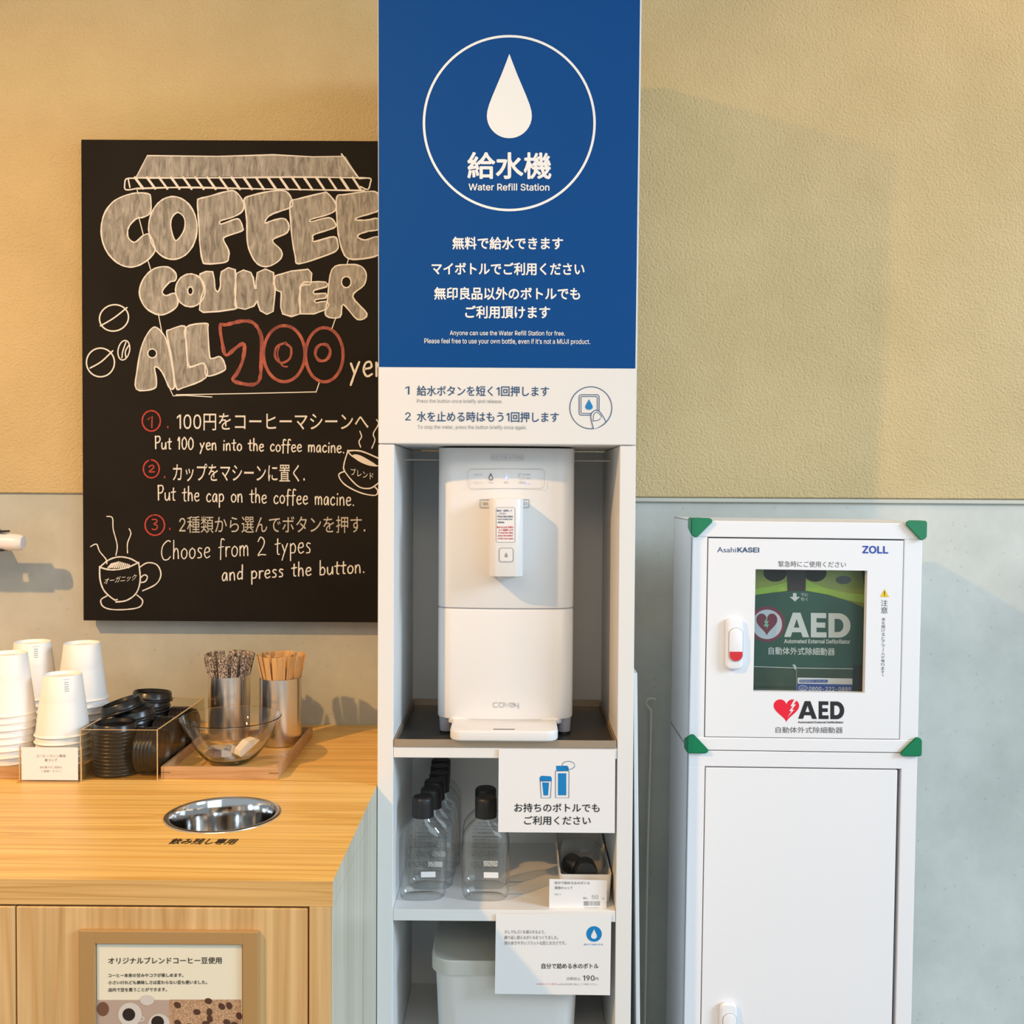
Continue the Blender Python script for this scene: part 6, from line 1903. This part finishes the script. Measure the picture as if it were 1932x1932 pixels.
# glass bowl
bc = G(425, 1448, ZTR)
BR = 0.0875
bwl = thing('glass_bowl', 'clear glass bowl holding a few packets on the wooden tray', 'bowl', (bc.x, bc.y + 0.034, ZTR))
prof = [(0, 0.0002), (0.031, 0.0002), (0.036, 0.003), (0.048, 0.013), (0.063, 0.032), (0.077, 0.058), (0.0862, 0.079), (0.0880, 0.0805), (0.0868, 0.0815), (0.0845, 0.079), (0.0752, 0.0585), (0.0612, 0.033), (0.046, 0.0155), (0.034, 0.0062), (0, 0.0050)]
link('shell', lathe(prof, 72), M['glass'], bwl, world=False, smooth=True, angle=1.0)
BZ = ZTR + 0.0056
# items in the bowl
pod_m = thin_glass('amber_pod_plastic', (0.86, 0.84, 0.66), (0.42, 0.38, 0.22), 0.08)
q = P(406, 1425, bc.y + 0.02)
pod = thing('syrup_pod', 'small clear amber syrup pod in the glass bowl', 'pod', (q.x, bc.y + 0.028, BZ))
pod.scale = (1.2, 1.2, 1.2)
link('cup', lathe([(0, 0.0005), (0.0095, 0.0005), (0.0105, 0.002), (0.0125, 0.014), (0.0125, 0.0175)], 24), pod_m, pod, world=False, smooth=True)
link('lid', lathe([(0, 0.0180), (0.0145, 0.0180), (0.0148, 0.0174), (0.0125, 0.0172)], 24), mat('pod_lid', (0.56, 0.52, 0.44), 0.4, linear=True), pod, world=False, smooth=True)
purple = noise_color(mat('purple_print_paper', (120, 95, 110), 0.5), (0.20, 0.13, 0.15), (0.34, 0.26, 0.27), (300, 300, 300), 2)


def packet(px, label, rot, wd, L, m2, dy=0.03, z=0.001):
    q = P(px, 1420, bc.y + dy)
    t = thing('sugar_packet', label, 'packet', (q.x, bc.y + dy, BZ + z), rot, group='packets in the glass bowl')
    def sec(y, w_, h):
        return [(-w_, y, 0), (w_, y, 0), (w_ * 0.75, y, h), (-w_ * 0.75, y, h)]
    t.scale = (1.3, 1.3, 1.3)
    link('paper', loft([sec(0, wd, 0.001), sec(L * 0.12, wd, 0.007), sec(L * 0.55, wd, 0.010), sec(L * 0.62, wd, 0.0095)]), M['cup'], t, world=False)
    link('printed_end', loft([sec(L * 0.62, wd, 0.0095), sec(L * 0.9, wd, 0.006), sec(L, wd, 0.001)]), m2, t, world=False)


packet(432, 'folded sugar packet with a purple printed end in the glass bowl', (0.25, 0.0, 2.6), 0.010, 0.038, purple, 0.036, 0.003)
packet(448, 'cream paper packet resting over the purple one in the glass bowl', (0.55, 0.1, -0.7), 0.0085, 0.034, M['cream'], 0.022, 0.009)
packet(454, 'small grey-ended packet against the side of the glass bowl', (0.35, 0, 2.2), 0.008, 0.030, mat('grey_paper', (0.40, 0.38, 0.35), 0.5, linear=True), 0.052, 0.003)

# acrylic lid box
a_ = G(150.5, 1473, ZC)
b_2 = G(297.5, 1472.5, ZC)
LX0, LX1, LY0 = a_.x, b_2.x - 0.0, b_2.y
LX1 = min(LX1, TX0 - 0.001)
LZ1 = P(297, 1378, LY0).z
q = P(378, 1316, LY0 + 0.262)
LY1 = LY0 + 0.262
lb = thing('lid_box', 'clear acrylic divided box filled with black cup lids', 'box', ((LX0 + LX1) / 2, (LY0 + LY1) / 2, Z0))
th = 0.0026
bm = bmesh.new()
box(bm, LX0, LX1, LY0, LY0 + th, Z0, LZ1)
box(bm, LX0, LX1, LY1 - th, LY1, Z0, LZ1)
box(bm, LX0, LX0 + th, LY0 + th, LY1 - th, Z0, LZ1)
box(bm, LX1 - th, LX1, LY0 + th, LY1 - th, Z0, LZ1)
link('walls', bm, M['acrylic'], lb)
link('base', B(LX0 + th, LX1 - th, LY0 + th, LY1 - th, Z0, Z0 + 0.002), M['acrylic'], lb)
em = mat('acrylic_edge', (0.62, 0.42, 0.19), 0.25, linear=True)
bm = bmesh.new()
e = 0.0012
for (xa, xb, ya, yb) in ((LX0, LX1, LY0, LY0 + th), (LX0, LX1, LY1 - th, LY1), (LX0, LX0 + th, LY0 + th, LY1 - th), (LX1 - th, LX1, LY0 + th, LY1 - th)):
    box(bm, xa, xb, ya, yb, LZ1, LZ1 + 0.0006)
for x in (LX0, LX1):
    box(bm, x - e, x + e * 0.2, LY0 - 0.0004, LY0 + 0.0008, Z0, LZ1)
link('cut_edge', bm, em, lb)

LR = 0.0375
LIDP = [(LR - 0.0015, 0.0), (LR, 0.0005), (LR + 0.0006, 0.002), (LR, 0.0035), (LR - 0.0012, 0.0045), (LR - 0.0008, 0.006), (LR - 0.0022, 0.0085), (LR - 0.0030, 0.0155), (LR - 0.0042, 0.0170), (LR - 0.0058, 0.0160), (LR - 0.0072, 0.0110), (LR - 0.009, 0.0100), (0.012, 0.0100), (0.0115, 0.0112), (0, 0.0112)]
lid0 = link('cup_lid', lathe(LIDP, 44), M['black'], None, smooth=True, angle=0.9)
used = [False]
gl_ = 'black cup lids in the acrylic box'


def put_lid(loc, rot, label):
    o_ = lid0 if not used[0] else lid0.copy()
    if used[0]:
        COL.objects.link(o_)
    used[0] = True
    o_.location = loc
    o_.rotation_euler = rot
    tag(o_, label, 'lid', gl_)
    return o_


LF = Z0 + 0.0024
sx_ = LX0 + th + LR + 0.0015
stackY = [LY0 + 0.044, LY0 + 0.126, LY0 + 0.208]
cnt = [12, 11, 13]
nm = ['front', 'middle', 'rearmost']
for s in range(3):
    for i in range(cnt[s]):
        z = LF + i * 0.0062
        jx, jy = random.uniform(-0.0008, 0.0008), random.uniform(-0.0008, 0.0008)
        fromtop = cnt[s] - 1 - i
        lbl = 'black cup lid, %s in the %s upright stack of the acrylic box' % ((ORD[fromtop] + ' from top') if fromtop else 'topmost', nm[s])
        put_lid((sx_ + jx, stackY[s] + jy, z), (0, 0, 0), lbl)
# leaning extra lids
zt3 = LF + (cnt[1] - 1) * 0.0062 + 0.0172
put_lid((sx_ + 0.003, stackY[1] - 0.004, zt3 - 0.004), (math.radians(4), math.radians(-6), 0.2), 'black cup lid lying loosely on the middle upright stack in the acrylic box')
put_lid((sx_ - 0.012, stackY[1] - 0.018, zt3 + 0.012), (math.radians(3), math.radians(-17), 0.0), 'black cup lid tilted over the middle stack, highest of the leaning lids')
zt3 = LF + (cnt[2] - 1) * 0.0062 + 0.0172
put_lid((sx_ + 0.003, stackY[2] + 0.002, zt3 - 0.004), (math.radians(-3), math.radians(4), 0.2), 'black cup lid lying loosely on the rearmost upright stack in the acrylic box')
x_ = LX1 - th - 0.0008
for s in range(3):
    for i in range(5):
        put_lid((x_ - 0.0175 - i * 0.0062, stackY[s], LF + LR + 0.0007), (0, math.radians(90), 0.0), 'black cup lid on edge, %s from the acrylic wall in the %s row' % (('first', 'second', 'third', 'fourth', 'fifth')[i], nm[s]))

# cups on a second wooden tray
UX1 = LX0 - 0.002
UX0 = UX1 - 0.245
wood_tray('wooden_tray', 'wooden tray under the stacks of white paper cups', UX0, UX1, LY0 + 0.002, LY1 + 0.012)
cr, ch = 0.0450, 0.1035
prof = [(0.0432, 0.0006), (cr, 0.0000), (cr + 0.0012, 0.0014), (cr, 0.0028), (0.0440, 0.0032)]
r0, r1 = 0.0438, 0.0312
for i in range(30):
    u = i / 29
    z = 0.005 + u * 0.055
    prof.append((r0 + (r1 - r0) * (z / ch) + (0.00045 if i % 2 else 0), z))
prof += [(r0 + (r1 - r0) * 0.7, 0.0725), (r1 + 0.0002, ch - 0.0008), (r1 - 0.0004, ch), (r1 - 0.0012, ch - 0.0006), (r1 - 0.0016, ch - 0.006), (0, ch - 0.006)]
cup0 = thing('paper_cup', '', 'cup', group='white paper cups stacked upside down')
link('body', lathe(prof, 56), M['cup'], cup0, world=False, smooth=True, angle=0.9)
first = True
CP = 0.0118
YU = LY0 + 0.0565
cups = [
    (15, YU, 9, 'front stack farthest from the lids', False), (118, YU, 6, 'short stack behind the label card', True),
    (62, 1.885, 9, 'rear stack farther from the lids', True), (155.5, 1.875, 9, 'rear stack next to the lids', False)]
for px, Y, n, where, pr in cups:
    X = P(px, 1300, Y).x
    for i in range(n):
        if first:
            o_ = cup0
            first = False
        else:
            o_ = copy_tree(cup0, parent=None)
            for c_ in list(o_.children):
                if c_.name.startswith('printed_mark'):
                    bpy.data.objects.remove(c_)
        z = ZTR + i * CP
        o_.location = (X + random.uniform(-0.0006, 0.0006), Y + random.uniform(-0.0006, 0.0006), z)
        o_.rotation_euler.z = random.uniform(0, 6)
        k = n - 1 - i
        o_['label'] = 'white paper cup, %s in the %s' % ((ORD[k] + ' from top') if k else 'topmost', where)
        if k == 0 and pr:
            o_.rotation_euler.z = 0
            a0 = -0.95
            d = Print(lambda u, v, l: Vector(((r1 + (r0 - r1) * ((ch - v) / ch) + 0.0006) * math.cos(a0 + u / 0.033), (r1 + (r0 - r1) * ((ch - v) / ch) + 0.0006) * math.sin(a0 + u / 0.033), v)), 0)
            for q_ in range(5):
                d.rect(-0.004, 0.094 - q_ * 0.0036, 0.003, 0.0928 - q_ * 0.0036)
            d.rect(-0.006, 0.0985, 0.005, 0.0978)
            link('printed_mark', d.bm, M['grey_ink'], o_, world=False)

# label card for the cups
YL = G(90, 1474.5, ZC).y
lx0, lx1 = P(40.5, 1440, YL).x, P(147, 1440, YL).x
lz0, lz1 = Z0 + 0.0022, P(90, 1410, YL).z
lc_ = thing('label_stand', 'clear acrylic stand with a white printed card in front of the cups', 'sign', ((lx0 + lx1) / 2, YL, Z0))
ex = P(36.5, 1440, YL).x
ex1 = P(152.5, 1440, YL).x
bm = bmesh.new()
box(bm, ex, ex1, YL + 0.0008, YL + 0.0022, Z0, lz1 + 0.002)
box(bm, ex, ex1, YL - 0.012, YL + 0.0006, Z0, Z0 + 0.0014)
link('acrylic_plate', bm, M['acrylic'], lc_)
cdm = link('card', B(lx0, lx1, YL, YL + 0.0006, lz0, lz1), M['paper'], lc_)
bm = bmesh.new()
for x in (ex, ex1):
    box(bm, x - 0.0008, x + 0.0008, YL + 0.0004, YL + 0.0026, Z0, lz1 + 0.002)
link('acrylic_edge', bm, em, lc_)
D = dict(org=(0, 1180), sc=6.0375)
d = Print(vertical(YL), 0.0002, **D)
d.text('コーヒーマシン専用', 415, 1470, 745, 1504, bold=0.008, res=2)
d.text('紙コップ', 510, 1517, 650, 1550, bold=0.008, res=2)
d.text('給水機でのご使用は', 455, 1602, 705, 1630, res=2)
d.text('ご遠慮ください', 465, 1645, 695, 1673, res=2)
d.done('lettering', M['grey_ink'], cdm)

# white-tipped lever on a black bracket
YV = 2.0
v1 = P(30, 1023, YV)
v0 = P(-30, 1020, YV)
lv = thing('wall_lever', 'white round-ended lever on a black bracket at the wall', 'lever', (v0.x, WALL, v0.z))
ax = (v1 - v0).normalized()
mt = Matrix.Translation(v0) @ ax.to_track_quat('Z', 'Y').to_matrix().to_4x4()
Lh = (P(45, 1024, YV) - v0).length
rr_ = 0.0166
link('grip', lathe([(rr_, 0), (rr_, Lh - 0.016), (rr_ - 0.001, Lh - 0.006), (rr_ - 0.004, Lh - 0.001), (rr_ - 0.0065, Lh), (0, Lh)], 36, None, mt, True), M['white_gloss'], lv, smooth=True)
Lc = (P(12, 1022, YV) - v0).length
bm = lathe([(rr_ + 0.0028, -0.05), (rr_ + 0.0028, Lc), (rr_ + 0.0005, Lc + 0.006), (rr_ - 0.001, Lc + 0.006)], 36, None, mt @ Matrix.Translation((0, 0.0, 0)), True)
bm.free()
# black jaw above and below the grip
bm = bmesh.new()
for s in (-1, 1):
    zc = v0.z + s * (rr_ + 0.0018)
    box(bm, v0.x - 0.06, P(14 if s > 0 else 10, 1022, YV).x, YV - 0.012, YV + 0.012, zc - 0.0018, zc + 0.0018, 0.001, 1)
box(bm, v0.x - 0.07, v0.x - 0.02, YV - 0.012, WALL - 0.0005, v0.z - rr_ - 0.0036, v0.z + rr_ + 0.0036, 0.002, 1)
link('bracket', bm, M['black_matte'], lv)

if _tobj is not None:
    c = _tobj.data
    bpy.data.objects.remove(_tobj)
    bpy.data.curves.remove(c)
